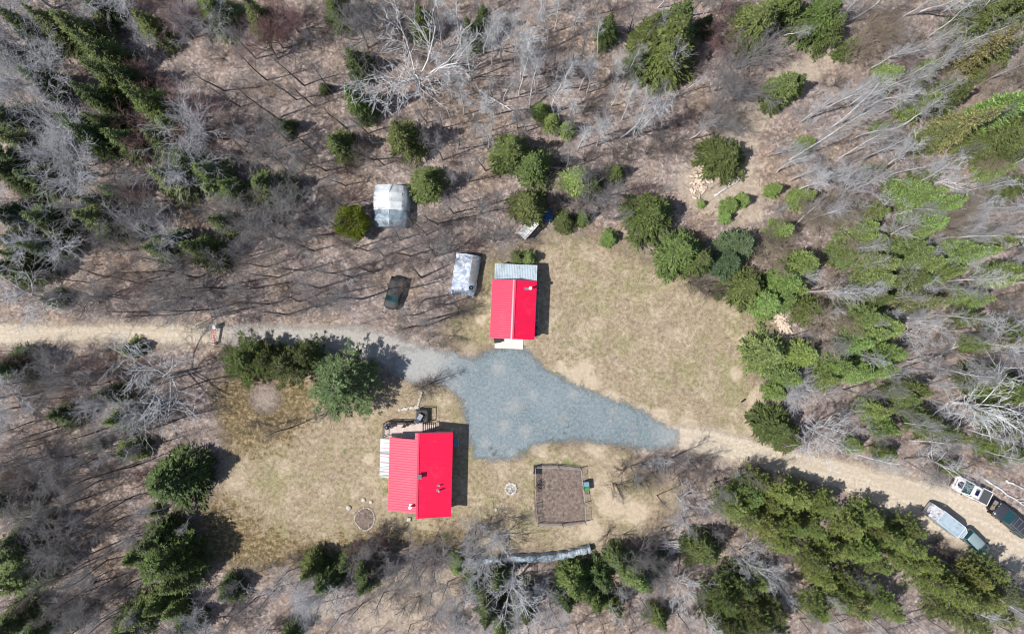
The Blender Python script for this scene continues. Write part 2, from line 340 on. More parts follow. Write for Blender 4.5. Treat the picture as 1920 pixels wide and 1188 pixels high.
sheet('lawn', LAWN_L, 0.004, ML, 0.45, 3.2, {'weed': weed_l, 'green': lambda x, y: 0.9 * blob(x, y, [(1063, 867, 16), (1078, 871, 12), (985, 845, 14), (645, 845, 10), (640, 880, 9), (835, 1005, 14), (725, 920, 14)]), 'bare': lambda x, y: blob(x, y, [(693, 860, 18), (1150, 945, 45), (1120, 830, 40), (1010, 838, 25), (1110, 990, 35), (1190, 960, 40), (860, 720, 20)])})
sheet('lawn', LAWN_R, 0.004, ML, 0.45, 3.2, {'weed': lambda x, y: 0.25 * blob(x, y, [(1200, 510, 40), (1390, 760, 40), (1300, 740, 40)]) - 0.05, 'bare': lambda x, y: blob(x, y, [(1075, 705, 30), (1110, 715, 28), (1240, 785, 30), (1290, 800, 35), (1370, 825, 40), (1200, 770, 25), (1150, 745, 22), (1050, 690, 18), (1425, 745, 30), (1380, 700, 22), (1400, 640, 25), (880, 655, 25), (1100, 690, 25), (900, 600, 15), (1410, 800, 30)])})
MR = mat_road()
sheet('dirt_road', RW, 0.010, MR, 0.4, 1.6, {'along': along(ROAD_W), 'pale': lambda x, y: np.clip((x - G(380, 0)[0]) / 5, 0, 1)})
sheet('dirt_road', RE, 0.010, MR, 0.4, 1.6, {'along': along(ROAD_E), 'pale': lambda x, y: 0 * x})
sheet('gravel_yard', YARD, 0.016, mat_gravel(), 0.2, 1.4, {'pale': lambda x, y: np.clip(np.maximum((G(872, 0)[0] - x) / 4.5 + 0.1, 0.85 * blob(x, y, [(935, 690, 22), (965, 760, 26), (945, 800, 22), (985, 805, 20), (1000, 740, 14), (1075, 738, 16), (910, 830, 16), (1264, 820, 60), (960, 850, 14)]) - 0.32), 0, 1) * 0.9, 'spot': lambda x, y: np.minimum(1, 1.4 * blob(x, y, [(937, 801, 2.5), (950, 806, 2), (1058, 811, 2.5), (1065, 800, 2), (1111, 816, 2), (921, 840, 3.5), (926, 851, 4), (930, 846, 3)]))})
MS = mat_soil('garden_soil', (0.07, 0.052, 0.042), (0.165, 0.128, 0.107), (0.35, 0.28, 0.235))
sheet('garden_soil', GARDEN, 0.010, MS, 0.25, 0.4)
sheet('flower_bed_soil', RING, 0.010, MS, 0.2, 0.3)
sheet('bare_circle', BED, 0.010, mat_soil('bare_earth', (0.10, 0.078, 0.062), (0.24, 0.192, 0.16), (0.40, 0.335, 0.285), 1.6, 2.2), 0.25, 1.6)
sheet('fire_pit_ash', PIT, 0.010, mat_soil('ash', (0.14, 0.12, 0.11), (0.30, 0.28, 0.26), (0.5, 0.48, 0.46)), 0.15, 0.2)
CLEARP = [LAWN_R, LAWN_L, YARD, RW, RE, GARDEN]
def clear_d(px, py):
    x, y = G(px, py); return max(float(sdf(np.array([x]), np.array([y]), P)[0]) for P in CLEARP)

# ------------------------------------------------------------------ surface materials for the built things
def mat_redroof():
    t = NT('red_metal_roof'); n = t.noise(0.8, 5, 0.6)
    c = t.mix(n, (0.76, 0.006, 0.052), (0.86, 0.010, 0.072))
    mp = t.n('ShaderNodeMapping'); t.t.links.new(t.tc.outputs['Object'], mp.inputs[0]); mp.inputs[3].default_value = (0.12, 1.6, 0.12)
    c = t.mix(t.math('MULTIPLY', t.ramp(t.noise(1.2, 6, 0.7, vec=mp.outputs[0]), [(0.5, 0.0), (0.7, 1.0)]), 0.35), c, (0.60, 0.012, 0.06))
    c = t.mix(t.math('MULTIPLY', t.ramp(t.noise(0.5, 7, 0.75, off=(8, 1, 0)), [(0.55, 0.0), (0.72, 1.0)]), 0.16), c, (0.62, 0.20, 0.2))
    return t.done(t.bsdf(c, 0.5, 0, None, 0.42))
M_RED = mat_redroof()
def mat_galv(name, a, b, stain, metal=0.35, rough=0.42, amt=0.7):
    t = NT(name); c = t.mix(t.noise(1.2, 5, 0.6), a, b)
    c = t.mix(t.math('MULTIPLY', t.ramp(t.noise(0.7, 7, 0.75, 0.4, off=(4, 2, 1)), [(0.5, 0.0), (0.68, 1.0)]), amt), c, stain)
    return t.done(t.bsdf(c, rough, metal, None, 0.5))
M_GALV = mat_galv('galvanised_sheet', (0.50, 0.58, 0.62), (0.62, 0.70, 0.73), (0.22, 0.29, 0.33), 0.3, 0.45)
M_WHITEROOF = mat_galv('white_roof_sheet', (0.74, 0.75, 0.75), (0.82, 0.82, 0.81), (0.52, 0.60, 0.58), 0.05, 0.4, 0.6)
def mat_stripes():
    t = NT('white_roof_stripes'); mp = t.n('ShaderNodeMapping'); t.t.links.new(t.tc.outputs['Object'], mp.inputs[0]); mp.inputs[3].default_value = (0.1, 3.4, 0.1)
    n = t.noise(1.0, 5, 0.7, vec=mp.outputs[0])
    c = t.ramp(n, [(0.38, (0.16, 0.22, 0.22)), (0.46, (0.38, 0.44, 0.43)), (0.50, (0.62, 0.63, 0.63)), (0.56, (0.64, 0.63, 0.63)), (0.62, (0.48, 0.16, 0.2))])
    return t.done(t.bsdf(c, 0.55, 0.0, None, 0.4))
M_WHITEROOF = mat_stripes()
M_SIDING = simple('pale_siding', (0.55, 0.52, 0.46), 0.7, 0.08)
M_TRIM = simple('white_trim', (0.75, 0.74, 0.72), 0.6, 0.05)
M_GLASS = simple('window_glass', (0.03, 0.045, 0.055), 0.08, 0.1, spec=0.7)
M_DOOR = simple('door_paint', (0.62, 0.6, 0.56), 0.5, 0.06)
M_BLACK = simple('black_metal', (0.018, 0.018, 0.021), 0.45, 0.2)
M_DECK = None
def mat_deck():
    t = NT('deck_boards'); wv = t.n('ShaderNodeTexWave', wave_type='BANDS', bands_direction='X'); t.t.links.new(t.tc.outputs['Object'], wv.inputs[0]); wv.inputs['Scale'].default_value = 2.2
    c = t.ramp(wv.outputs['Fac'], [(0.0, (0.2, 0.15, 0.13)), (0.12, (0.56, 0.46, 0.41)), (1.0, (0.64, 0.53, 0.475))])
    return t.done(t.bsdf(t.mix(t.math('MULTIPLY', t.noise(1.5, 5), 0.4), c, (0.46, 0.38, 0.34)), 0.8))
M_DECK = mat_deck()
M_CONC = simple('concrete', (0.60, 0.56, 0.51), 0.9, 0.1, 1.5)
M_GREYMET = simple('grey_metal', (0.33, 0.34, 0.36), 0.4, 0.12, metal=0.5)
M_WHITEMET = simple('white_metal', (0.72, 0.73, 0.74), 0.4, 0.06)
M_STONE = simple('pale_stone', (0.48, 0.44, 0.385), 0.9, 0.3, 4.0)
M_RUBBER = simple('tyre_rubber', (0.018, 0.018, 0.018), 0.85, 0.2)
M_RIM = simple('wheel_rim', (0.45, 0.46, 0.48), 0.3, 0.1, metal=0.8)
M_LAMPG = simple('lamp_glass', (0.75, 0.76, 0.78), 0.15, 0.05, spec=0.7)
M_TAIL = simple('tail_lamp', (0.45, 0.015, 0.015), 0.2, 0.1)
M_CARGLASS = simple('car_glass', (0.012, 0.05, 0.058), 0.06, 0.2, spec=0.8)

def metal_panel(mb, a0, a1, b0, b1, period=0.3, rib=0.024, thick=0.02, m=0):
    """corrugated sheet: a0-a1 along the ridge, b0-b1 along the eave; ribs run from a to b"""
    a0, a1, b0, b1 = map(Vector, (a0, a1, b0, b1)); L = (a1 - a0).length; n = max(2, int(L / period))
    nrm = (a1 - a0).cross(b0 - a0).normalized()
    if nrm.z < 0: nrm = -nrm
    ts, hs = [], []
    for i in range(n):
        for u, h in ((0.0, 0), (0.72, 0), (0.8, rib), (0.92, rib)):
            ts.append((i + u) / n); hs.append(h)
    ts.append(1.0); hs.append(0)
    V, F = [], []; k = len(ts)
    for t_, h in zip(ts, hs): V.append(a0.lerp(a1, t_) + nrm * h)
    for t_, h in zip(ts, hs): V.append(b0.lerp(b1, t_) + nrm * h)
    for t_, h in zip(ts, hs): V.append(a0.lerp(a1, t_) + nrm * (h - thick))
    for t_, h in zip(ts, hs): V.append(b0.lerp(b1, t_) + nrm * (h - thick))
    for i in range(k - 1):
        F += [(i, i + 1, k + i + 1, k + i), (2 * k + i, 3 * k + i, 3 * k + i + 1, 2 * k + i + 1), (i, 2 * k + i, 2 * k + i + 1, i + 1), (k + i, k + i + 1, 3 * k + i + 1, 3 * k + i)]
    F += [(0, k, 3 * k, 2 * k), (k - 1, 3 * k - 1, 4 * k - 1, 2 * k - 1)]
    mb.add(V, F, m); return mb
def wall_prism(mb, prof, y0, y1, m=0):     # (x, z) profile extruded along y
    return mb.loft([[(x, y0, z) for x, z in prof], [(x, y1, z) for x, z in prof]], m)
def opening(parent, name, c, wd, ht, face, mats=None, glass=True):
    """window or door on a wall; face 'E','W','N','S'"""
    out = {'E': (1, 0), 'W': (-1, 0), 'N': (0, 1), 'S': (0, -1)}[face]; al = (-out[1], out[0])
    def bx(mb, u, v, du, dv, dep, off):
        mb.box((c[0] + al[0] * u + out[0] * off, c[1] + al[1] * u + out[1] * off, c[2] + v), (abs(al[0]) * du + abs(out[0]) * dep, abs(al[1]) * du + abs(out[1]) * dep, dv))
    if glass:
        g = MB(); bx(g, 0, 0, wd - 0.1, ht - 0.1, 0.03, 0.02); o = g.build(name, M_GLASS, parent)
        f = MB()
        for u in (-1, 1): bx(f, u * wd / 2, 0, 0.08, ht + 0.08, 0.07, 0.04)
        for v in (-1, 1): bx(f, 0, v * ht / 2, wd - 0.08, 0.08, 0.07, 0.04)
        f.build('frame', M_TRIM, o)
    else:
        g = MB(); bx(g, 0, 0, wd, ht, 0.05, 0.03); o = g.build(name, M_DOOR, parent)
        h = MB(); bx(h, wd * 0.4, 0, 0.1, 0.05, 0.06, 0.08); h.build('handle', M_BLACK, o)
    return o
# ------------------------------------------------------------------ the house
hx, hy = (-166) * S, -(284) * S
house = thing('house', 'house with bright red ribbed metal roof and wooden deck, below the gravel yard', 'house', (hx, hy, 0), R(-1.35))
mb = MB(); wall_prism(mb, [(-0.2, 0), (3.5, 0), (3.5, 2.83), (-0.2, 3.87)], -4.85, 4.8); wall_prism(mb, [(-3.5, 0), (-0.203, 0), (-0.203, 3.8), (-3.5, 2.86)], -4.3, 4.02)
mb.build('wall', M_SIDING, house)
mb = MB(); metal_panel(mb, (-0.17, -5.2, 4.0), (-0.17, 5.17, 4.0), (3.87, -5.2, 2.8), (3.87, 5.17, 2.8)); metal_panel(mb, (-0.175, 4.38, 3.98), (-0.175, 5.17, 3.98), (-0.62, 4.38, 3.86), (-0.62, 5.17, 3.86))
rf = mb.build('roof', M_RED, house); tag(rf, 'right slope of the red roof')
MB().box((-0.17, -0.015, 4.035), (0.22, 10.37, 0.03)).build('ridge_cap', M_RED, rf)
mb = MB(); metal_panel(mb, (-0.2, -4.6, 3.93), (-0.2, 4.36, 3.93), (-3.89, -4.6, 2.88), (-3.89, 4.36, 2.88)); tag(mb.build('roof', M_RED, house), 'left slope of the red roof')
mb = MB(); metal_panel(mb, (-3.75, -0.62, 2.84), (-3.75, 4.2, 2.84), (-5.08, -0.62, 2.52), (-5.08, 4.2, 2.52), 0.36, 0.06)
pr = mb.build('patio_roof', M_WHITEROOF, house)
RS = simple('red_strip', (0.6, 0.05, 0.09), 0.5)
for y in (0.42, 1.5, 2.58, 3.3): MB().box((-4.42, y - 0.3, 2.745), (1.3, 0.05, 0.05), M=Matrix.Rotation(-0.236, 4, 'Y')).build('purlin', RS, pr)
for y in (-0.5, 1.8, 4.05): MB().box((-4.95, y, 1.25), (0.1, 0.1, 2.5)).build('post', M_TRIM, house)
mb = MB().box((0.08, 0.0, 4.12), (0.42, 0.46, 0.75)); ch = mb.build('chimney', M_GREYMET, house, bevel=0.02)
MB().box((0.08, 0.0, 4.53), (0.54, 0.56, 0.06)).build('cap', simple('chimney_cap', (0.10, 0.11, 0.13), 0.5), ch)
for (x, y, hh, r_) in ((2.45, -1.25, 0.45, 0.075), (2.42, -1.85, 0.75, 0.09)):
    z0 = 4.0 - (x + 0.17) * 0.297
    p = MB().tube([(x, y, z0 - 0.1), (x, y, z0 + hh)], r_, 10).build('vent_pipe', M_GREYMET, house)
    MB().box((x - 0.22, y - 0.02, z0 + 0.1), (0.3, 0.26, 0.05), M=Matrix.Rotation(0.29, 4, 'Y')).build('flashing', M_GREYMET, p)
p = MB().tube([(-0.98, -3.75, 3.5), (-0.98, -3.75, 4.5)], 0.13, 12).build('flue_pipe', M_WHITEMET, house)
MB().tube([(-0.98, -3.75, 4.5), (-0.98, -3.75, 4.56)], 0.2, 12).build('cap', M_WHITEMET, p)
MB().box((-0.98, -3.75, 3.74), (0.36, 0.55, 0.07), M=Matrix.Rotation(-0.277, 4, 'Y')).build('flashing', M_WHITEMET, p)
for y in (-3.2, 0.2, 3.0): opening(house, 'window', (3.5, y, 1.55), 1.2, 1.1, 'E')
opening(house, 'door', (3.5, -1.5, 1.05), 0.9, 2.05, 'E', glass=False)
for x in (1.6,): opening(house, 'window', (x, -4.85, 1.6), 1.4, 1.2, 'S'); opening(house, 'window', (x, 4.8, 1.7), 1.2, 1.0, 'N')
opening(house, 'patio_door', (-1.9, 4.02, 1.9), 1.8, 2.0, 'N'); opening(house, 'window', (-2, -4.3, 1.6), 1.1, 1.1, 'S')
opening(house, 'window', (-3.5, -2.4, 1.6), 1.1, 1.1, 'W')
# deck (part of the house)
dk = MB().box((-2.55, 4.97, 0.82), (4.86, 1.84, 0.08)).build('deck', M_DECK, house)
for x in (-4.9, -2.5, -0.2):
    for y in (4.2, 5.8): MB().box((x, y, 0.39), (0.1, 0.1, 0.78)).build('leg', M_DECK, dk)
mb = MB()
def rail(mb, p0, p1, z0=0.86, hgt=0.95, nb=0.14):
    p0, p1 = Vector((*p0, z0)), Vector((*p1, z0)); L = (p1 - p0).length; n = max(1, int(L / 1.3))
    for i in range(n + 1):
        q = p0.lerp(p1, i / n); mb.tube([q, q + Vector((0, 0, hgt + 0.05))], 0.045, 6)
    for zz, r_ in ((hgt, 0.045), (0.1, 0.025)): mb.tube([p0 + Vector((0, 0, zz)), p1 + Vector((0, 0, zz))], r_, 6)
    m_ = int(L / nb)
    for i in range(1, m_):
        q = p0.lerp(p1, i / m_); mb.tube([q + Vector((0, 0, 0.1)), q + Vector((0, 0, hgt))], 0.012, 4)
rail(mb, (-4.92, 4.25), (-4.92, 5.84)); rail(mb, (-4.92, 5.84), (-1.0, 5.84)); mb.build('railing', M_BLACK, dk)
mb = MB()
for i in range(6): mb.box((0.07 + i * 0.24, 5.36, 0.76 - i * 0.13), (0.15, 0.95, 0.05))
mb.build('stair_tread', M_DECK, dk)
mb = MB()
for y in (4.9, 5.85): mb.tube([(-0.05, y, 1.75), (1.35, y, 0.95), (1.35, y, 0)], 0.04, 6); mb.tube([(-0.05, y, 0), (-0.05, y, 1.75)], 0.04, 6)
mb.build('stair_railing', M_BLACK, dk)
lnd = MB().box((-0.25, 6.75, 0.55), (1.5, 1.7, 0.07)).build('landing', simple('shade_toned_boards', (0.06, 0.055, 0.055), 0.8), dk)  # shade over the landing is put into the dark board colour
mb = MB(); rail(mb, (-0.98, 7.58), (0.48, 7.58), 0.58, 0.95); rail(mb, (0.48, 5.95), (0.48, 7.58), 0.58, 0.95); mb.build('railing', M_BLACK, lnd)
def local(o, x, y, z=0.0):
    v = Matrix.Rotation(o.rotation_euler.z, 4, 'Z') @ Vector((x, y, z)); return (o.location.x + v.x, o.location.y + v.y, o.location.z + v.z)
# things on and by the deck
t = thing('lounge_chair', 'grey slatted lounge chair on the dark landing above the house deck', 'chair', local(house, -0.55, 6.6, 0.59), R(60))
GF = simple('grey_fabric', (0.26, 0.28, 0.33), 0.8)
MB().box((0.1, 0, 0.38), (0.75, 0.62, 0.08)).build('seat', GF, t, bevel=0.02)
MB().box((-0.5, 0, 0.62), (0.08, 0.62, 0.75), M=Matrix.Rotation(-0.6, 4, 'Y')).build('backrest', GF, t, bevel=0.02)
for x in (-0.3, 0.4):
    for y in (-0.28, 0.28): MB().box((x, y, 0.17), (0.05, 0.05, 0.34)).build('leg', M_BLACK, t)
for y in (-0.34, 0.34): MB().box((0.05, y, 0.58), (0.7, 0.06, 0.04)).build('armrest', M_BLACK, t)
t = thing('kettle_grill', 'round black kettle grill in the left corner of the wooden deck', 'grill', local(house, -4.45, 5.4, 0.86), 0)
mb = MB(); mb.loft([[(r_ * math.cos(a * math.pi / 8), r_ * math.sin(a * math.pi / 8), z) for a in range(16)] for r_, z in ((0.1, 0.52), (0.27, 0.62), (0.33, 0.78))]); mb.build('bowl', M_BLACK, t, True)
mb = MB(); mb.loft([[(r_ * math.cos(a * math.pi / 8), r_ * math.sin(a * math.pi / 8), z) for a in range(16)] for r_, z in ((0.335, 0.79), (0.3, 0.93), (0.16, 1.03), (0.03, 1.06))]); mb.build('lid', simple('enamel', (0.03, 0.035, 0.05), 0.2, spec=0.7), t, True)
for a in (0.3, 2.4, 4.5): MB().tube([(0.15 * math.cos(a), 0.15 * math.sin(a), 0.58), (0.34 * math.cos(a), 0.34 * math.sin(a), 0)], 0.018, 6).build('leg', M_GREYMET, t)
MB().box((0.5, 0.05, 0.72), (0.32, 0.4, 0.03)).build('side_shelf', M_BLACK, t)
t = thing('plant_stand', 'small thin black plant stand standing in the middle of the deck', 'stand', local(house, -2.35, 5.55, 0.86), R(20))
mb = MB()
for a in range(3): mb.tube([(0, 0, 0.5), (0.25 * math.cos(a * 2.1), 0.25 * math.sin(a * 2.1), 0)], 0.018, 6)
mb.tube([(0, 0, 0.45), (0, 0, 1.0), (0.35, 0.02, 1.15)], 0.02, 6); mb.build('frame', M_BLACK, t)
MB().tube([(0, 0, 0.5), (0, 0, 0.56), ], 0.22, 12).build('tray', M_BLACK, t); MB().tube([(-0.35, 0, 1.0), (0.05, 0, 1.02)], 0.05, 8).build('handle', M_BLACK, t)
t = thing('heat_pump', 'blue grey heat pump box in the shade beside the east wall of the house', 'heat pump', local(house, 4.05, 3.4, 0), 0)
MB().box((0, 0, 0.45), (0.55, 0.75, 0.75)).build('casing', simple('blue_grey_metal', (0.15, 0.26, 0.36), 0.5), t, bevel=0.03)
MB().tube([(0.27, 0, 0.45), (0.3, 0, 0.45)], 0.28, 16).build('grille', M_BLACK, t); MB().box((0, 0, 0.04), (0.7, 0.85, 0.08)).build('pad', M_CONC, t)
t = thing('well_cover', 'small pale grey square cover in the grass below the house', 'cover', (*G(767, 973), 0), R(-5))
MB().box((0, 0, 0.12), (0.5, 0.5, 0.24)).build('casing', M_CONC, t, bevel=0.02); MB().box((0, 0, 0.265), (0.44, 0.44, 0.05)).build('lid', simple('grey_lid', (0.42, 0.44, 0.44), 0.7), t, bevel=0.01)

# ------------------------------------------------------------------ the garage
garage = thing('garage', 'small red gabled garage with grey metal lean-to, above the gravel yard', 'garage', (2.5 * S, 13.5 * S, 0), R(-2.5))
mb = MB(); wall_prism(mb, [(-2.45, 0), (2.45, 0), (2.45, 2.86), (0, 3.9), (-2.45, 2.86)], -3.35, 3.4); mb.build('wall', M_SIDING, garage)
for sx, lb in ((-1, 'sunlit left slope of the garage roof'), (1, 'right slope of the garage roof')):
    mb = MB(); metal_panel(mb, (sx * 0.005, -3.6, 4.0), (sx * 0.005, 3.6, 4.0), (sx * 2.74, -3.6, 2.9), (sx * 2.74, 3.6, 2.9), 0.28); rf = mb.build('roof', M_RED, garage); tag(rf, lb)
mb = MB(); mb.box((-0.1, 0, 4.03), (0.2, 7.22, 0.025), M=Matrix.Rotation(-0.35, 4, 'Y')); mb.box((0.1, 0, 4.03), (0.2, 7.22, 0.025), M=Matrix.Rotation(0.35, 4, 'Y'))
mb.build('ridge_cap', simple('red_ridge', (0.8, 0.08, 0.13), 0.3, spec=0.8), garage)
mb = MB(); metal_panel(mb, (-2.5, 3.42, 2.78), (2.72, 3.42, 2.78), (-2.52, 5.6, 2.3), (2.73, 5.6, 2.3), 0.2, 0.04); mb.build('lean_to_roof', M_GALV, garage)
for x in (-2.4, 0, 2.6): MB().box((x, 5.45, 1.14), (0.12, 0.12, 2.28)).build('post', simple('weathered_post', (0.25, 0.21, 0.17), 0.9), garage)
p = MB().tube([(1.95, 2.65, 3.1), (1.95, 2.65, 4.25)], 0.12, 12).build('flue_pipe', M_WHITEMET, garage)
MB().tube([(1.95, 2.65, 4.25), (1.95, 2.65, 4.33)], 0.21, 12).build('cap', M_WHITEMET, p)
MB().box((1.6, 2.6, 3.42), (0.75, 0.3, 0.05), M=Matrix.Rotation(0.38, 4, 'Y')).build('flashing', M_GREYMET, p)
gd = MB().box((-0.3, -3.38, 1.15), (2.9, 0.06, 2.3)).build('garage_door', M_DOOR, garage)
mb = MB()
for z in (0.55, 1.1, 1.65): mb.box((-0.3, -3.415, z), (2.86, 0.02, 0.03))
mb.build('panel_seams', M_GREYMET, gd)
opening(garage, 'window', (2.45, -1.5, 1.6), 0.9, 0.8, 'E'); opening(garage, 'window', (-2.45, 0.5, 1.6), 0.9, 0.8, 'W')
pad = MB().box((-0.36, -4.3, 0.05), (3.62, 1.3, 0.1)).build('concrete_pad', M_CONC, None, bevel=0.015)
pad.location = local(garage, 0, 0); pad.rotation_euler = garage.rotation_euler
tag(pad, 'pale concrete slab in front of the garage door', 'slab')
t = thing('ladder', 'long pale aluminium ladder lying on edge along the garage east wall', 'ladder', local(garage, 3.0, 0.6, 0), R(-2.5))
mb = MB()
for x in (-0.2, 0.2): mb.tube([(x, -2.6, 0.5), (x, 2.9, 0.62)], 0.035, 6)
LAD = simple('aluminium', (0.35, 0.45, 0.5), 0.4, metal=0.5); mb.build('rails', LAD, t)
for i in range(16): y = -2.4 + i * 0.34; MB().tube([(-0.2, y, 0.51 + i * 0.007), (0.2, y, 0.51 + i * 0.007)], 0.018, 6).build('rung', LAD, t)
for y in (-1.8, 2.0): MB().box((0, y, 0.235), (0.6, 0.2, 0.47)).build('trestle', M_GREYMET, t)
for (yy, hh, cc, nm, lb) in ((-3.0, 0.9, (0.03, 0.10, 0.28), 'barrel', 'dark blue barrel at the front corner of the garage east wall'), (-2.15, 0.7, (0.02, 0.12, 0.2), 'barrel', 'shorter teal barrel behind the blue one along the garage east wall')):
    t = thing(nm, lb, 'barrel', local(garage, 2.85, yy, 0), 0)
    rs = [(0.26, 0), (0.3, 0.1), (0.31, hh * 0.33), (0.29, hh * 0.36), (0.31, hh * 0.5), (0.29, hh * 0.66), (0.31, hh * 0.7), (0.3, hh * 0.92), (0.27, hh)]
    MB().loft([[(r_ * math.cos(a * math.pi / 9), r_ * math.sin(a * math.pi / 9), z) for a in range(18)] for r_, z in rs]).build('drum', simple('plastic', cc, 0.4), t, True)
    MB().tube([(0, 0, hh), (0, 0, hh + 0.03)], 0.25, 18).build('lid', M_BLACK, t)
t = thing('wheelbarrow', 'black wheelbarrow parked at the left front corner of the garage', 'wheelbarrow', local(garage, -1.85, -3.95, 0), R(8))
mb = MB(); mb.loft([[(-0.25, -0.2, 0.35), (0.3, -0.2, 0.35), (0.3, 0.2, 0.35), (-0.25, 0.2, 0.35)], [(-0.4, -0.32, 0.65), (0.5, -0.32, 0.65), (0.5, 0.32, 0.65), (-0.4, 0.32, 0.65)]]); mb.build('tray', M_BLACK, t)
MB().tube([(0.62, -0.05, 0.2), (0.62, 0.05, 0.2)], 0.2, 14).build('wheel', M_RUBBER, t)
for y in (-0.2, 0.2): MB().tube([(0.62, y * 0.3, 0.2), (-0.3, y, 0.36), (-0.95, y * 1.4, 0.62)], 0.022, 6).build('handle', M_GREYMET, t); MB().tube([(-0.25, y, 0.36), (-0.35, y, 0)], 0.02, 6).build('leg', M_GREYMET, t)

# ------------------------------------------------------------------ tarps
def mat_tarp(name, a, b, stain, amt=0.6, sc_=0.9, rough=0.45):
    t = NT(name); c = t.mix(t.noise(1.3, 6, 0.65), a, b)
    c = t.mix(t.math('MULTIPLY', t.ramp(t.noise(sc_, 7, 0.75, 0.8, off=(7, 3, 5)), [(0.44, 0.0), (0.6, 1.0)]), amt), c, stain)
    return t.done(t.bsdf(c, rough, 0, t.bump(t.noise(3.0, 5, 0.7, 1.0), 0.35, 0.06), 0.4))
M_TARPW = mat_tarp('white_tarp', (0.46, 0.49, 0.51), (0.62, 0.64, 0.65), (0.28, 0.34, 0.37), 0.6)
M_TARPB = mat_tarp('bright_tarp', (0.62, 0.65, 0.65), (0.72, 0.73, 0.73), (0.42, 0.46, 0.46), 0.5)
M_TARPG = mat_tarp('grey_plastic', (0.20, 0.27, 0.32), (0.36, 0.43, 0.48), (0.10, 0.13, 0.16), 0.65, 1.4)
M_TARPS = mat_tarp('silver_tarp', (0.68, 0.72, 0.78), (0.74, 0.77, 0.80), (0.20, 0.26, 0.38), 0.9, 0.55)
M_TARPBR = mat_tarp('brown_tarp', (0.30, 0.29, 0.29), (0.40, 0.38, 0.37), (0.2, 0.2, 0.21), 0.6)
def tarp_tube(name, prof, y0, y1, mat, parent, off=0.0, crumple=0.05, ny=26, seed=1, taper=None, fold=0.0, cap=True):
    """cover draped over a (x,z) profile, crumpled, a few cm thick"""
    r = random.Random(seed); P = []
    for i in range(len(prof) - 1):
        (xa, za), (xb, zb) = prof[i], prof[i + 1]; n = max(1, int(math.hypot(xb - xa, zb - za) / 0.25))
        for k in range(n): P.append((xa + (xb - xa) * k / n, za + (zb - za) * k / n))
    P.append(prof[-1]); rings = []; ph = [r.random() * 6 for _ in range(6)]
    for j in range(ny + 1):
        v = j / ny; y = y0 + (y1 - y0) * v; s_ = taper(v) if taper else 1.0; ring = []
        for i, (x, z) in enumerate(P):
            ln = math.hypot(x, z) or 1
            d = crumple * (math.sin(5.3 * x + ph[0] + 2.1 * y) * 0.5 + math.sin(9 * y + ph[1] + 3 * z) * 0.5 + r.uniform(-0.5, 0.5)) + off
            d += fold * math.sin(i * 1.9 + ph[2]) * (1 - v if v < 0.5 else v) 
            ring.append((x * (0.5 + 0.5 * s_) + x / ln * d, y, max(0.02, z * s_ + (z / ln) * d)))
        rings.append(ring)
    mb = MB(); mb.loft(rings, closed=False, cap=False)
    if cap:
        for j in (0, len(rings) - 1):
            mb.add(rings[j], [tuple(range(len(P)))])
    o = mb.build(name, mat, parent, True); return o
sx, sy = G(730.5, 384, 2.3)
t = thing('tarp_shelter', 'white tarp shelter with rounded roof in the woods beside a yellow-green cedar', 'shelter', (sx, sy, 0), R(-1.5))
PR = [(-2.25, 0.0), (-2.2, 1.5), (-1.6, 2.15), (0, 2.75), (1.5, 2.2), (2.15, 1.55), (2.25, 0.0)]
tarp_tube('cover', PR, -0.55, 2.55, M_TARPW, t, 0, 0.04, 22, 1, lambda v: 1 - 0.12 * max(0, v - 0.72) / 0.28, 0.03)
tag(tarp_tube('cover', PR, -2.6, -0.5, M_TARPG, t, -0.05, 0.05, 14, 2, lambda v: 1 - 0.25 * max(0, 0.35 - v) / 0.35, 0.02), 'blue grey lower cover')  # lower part of the shelter in darker blue-grey plastic
PT = [(-2.0, 1.72), (-1.6, 2.16), (0, 2.77), (1.45, 2.22)]
tarp_tube('top_tarp', PT, -0.6, 0.45, M_TARPB, t, 0.05, 0.03, 8, 3, cap=False)
tarp_tube('top_tarp', PT, 0.85, 1.5, M_TARPB, t, 0.05, 0.03, 8, 4, cap=False)
MB().tube([(0, -2.55, 2.62), (0, 2.5, 2.84)], 0.035, 6).build('ridge_pole', M_WHITEMET, t)
sx, sy = G(873, 511, 1.8)
t = thing('tarp_lean_to', 'silver tarp shelter with a dark fold, just left of the red garage', 'shelter', (sx, sy, 0), R(-9))
PS = [(-1.6, 0.0), (-1.55, 1.25), (-0.5, 1.95), (0.3, 2.0), (0.75, 1.8), (1.35, 1.3), (1.5, 0.3)]
tarp_tube('cover', PS, -2.25, 2.3, M_TARPS, t, 0, 0.06, 28, 5)
tag(tarp_tube('cover_strip', [(0.55, 1.92), (0.8, 1.81), (1.2, 1.46)], -1.2, 2.2, M_TARPBR, t, 0.03, 0.03, 16, 6, cap=False), 'greyish brown strip down the right side')
mb = MB(); r = random.Random(4)
V = []; n = 22
for k in range(n + 1):
    x = -1.75 + 3.2 * k / n; V += [(x, -2.22, 1.0 + 0.9 * math.cos(x * 0.9)), (x + r.uniform(-.1, .1), -2.62 - r.uniform(0, 0.3) + 0.12 * math.sin(k * 2.0), 0.55 + r.uniform(0, 0.2))]
mb.add(V, [(2 * k, 2 * k + 1, 2 * k + 3, 2 * k + 2) for k in range(n)]); tag(mb.build('hem', M_TARPS, t, True), 'ragged front hem')
mb = MB(); ty = [(0.95 + 0.2 * math.cos(a * math.pi / 8), -1.75 + 0.2 * math.sin(a * math.pi / 8), 1.72 - 0.2 * math.cos(a * math.pi / 8) * 0.6) for a in range(17)]
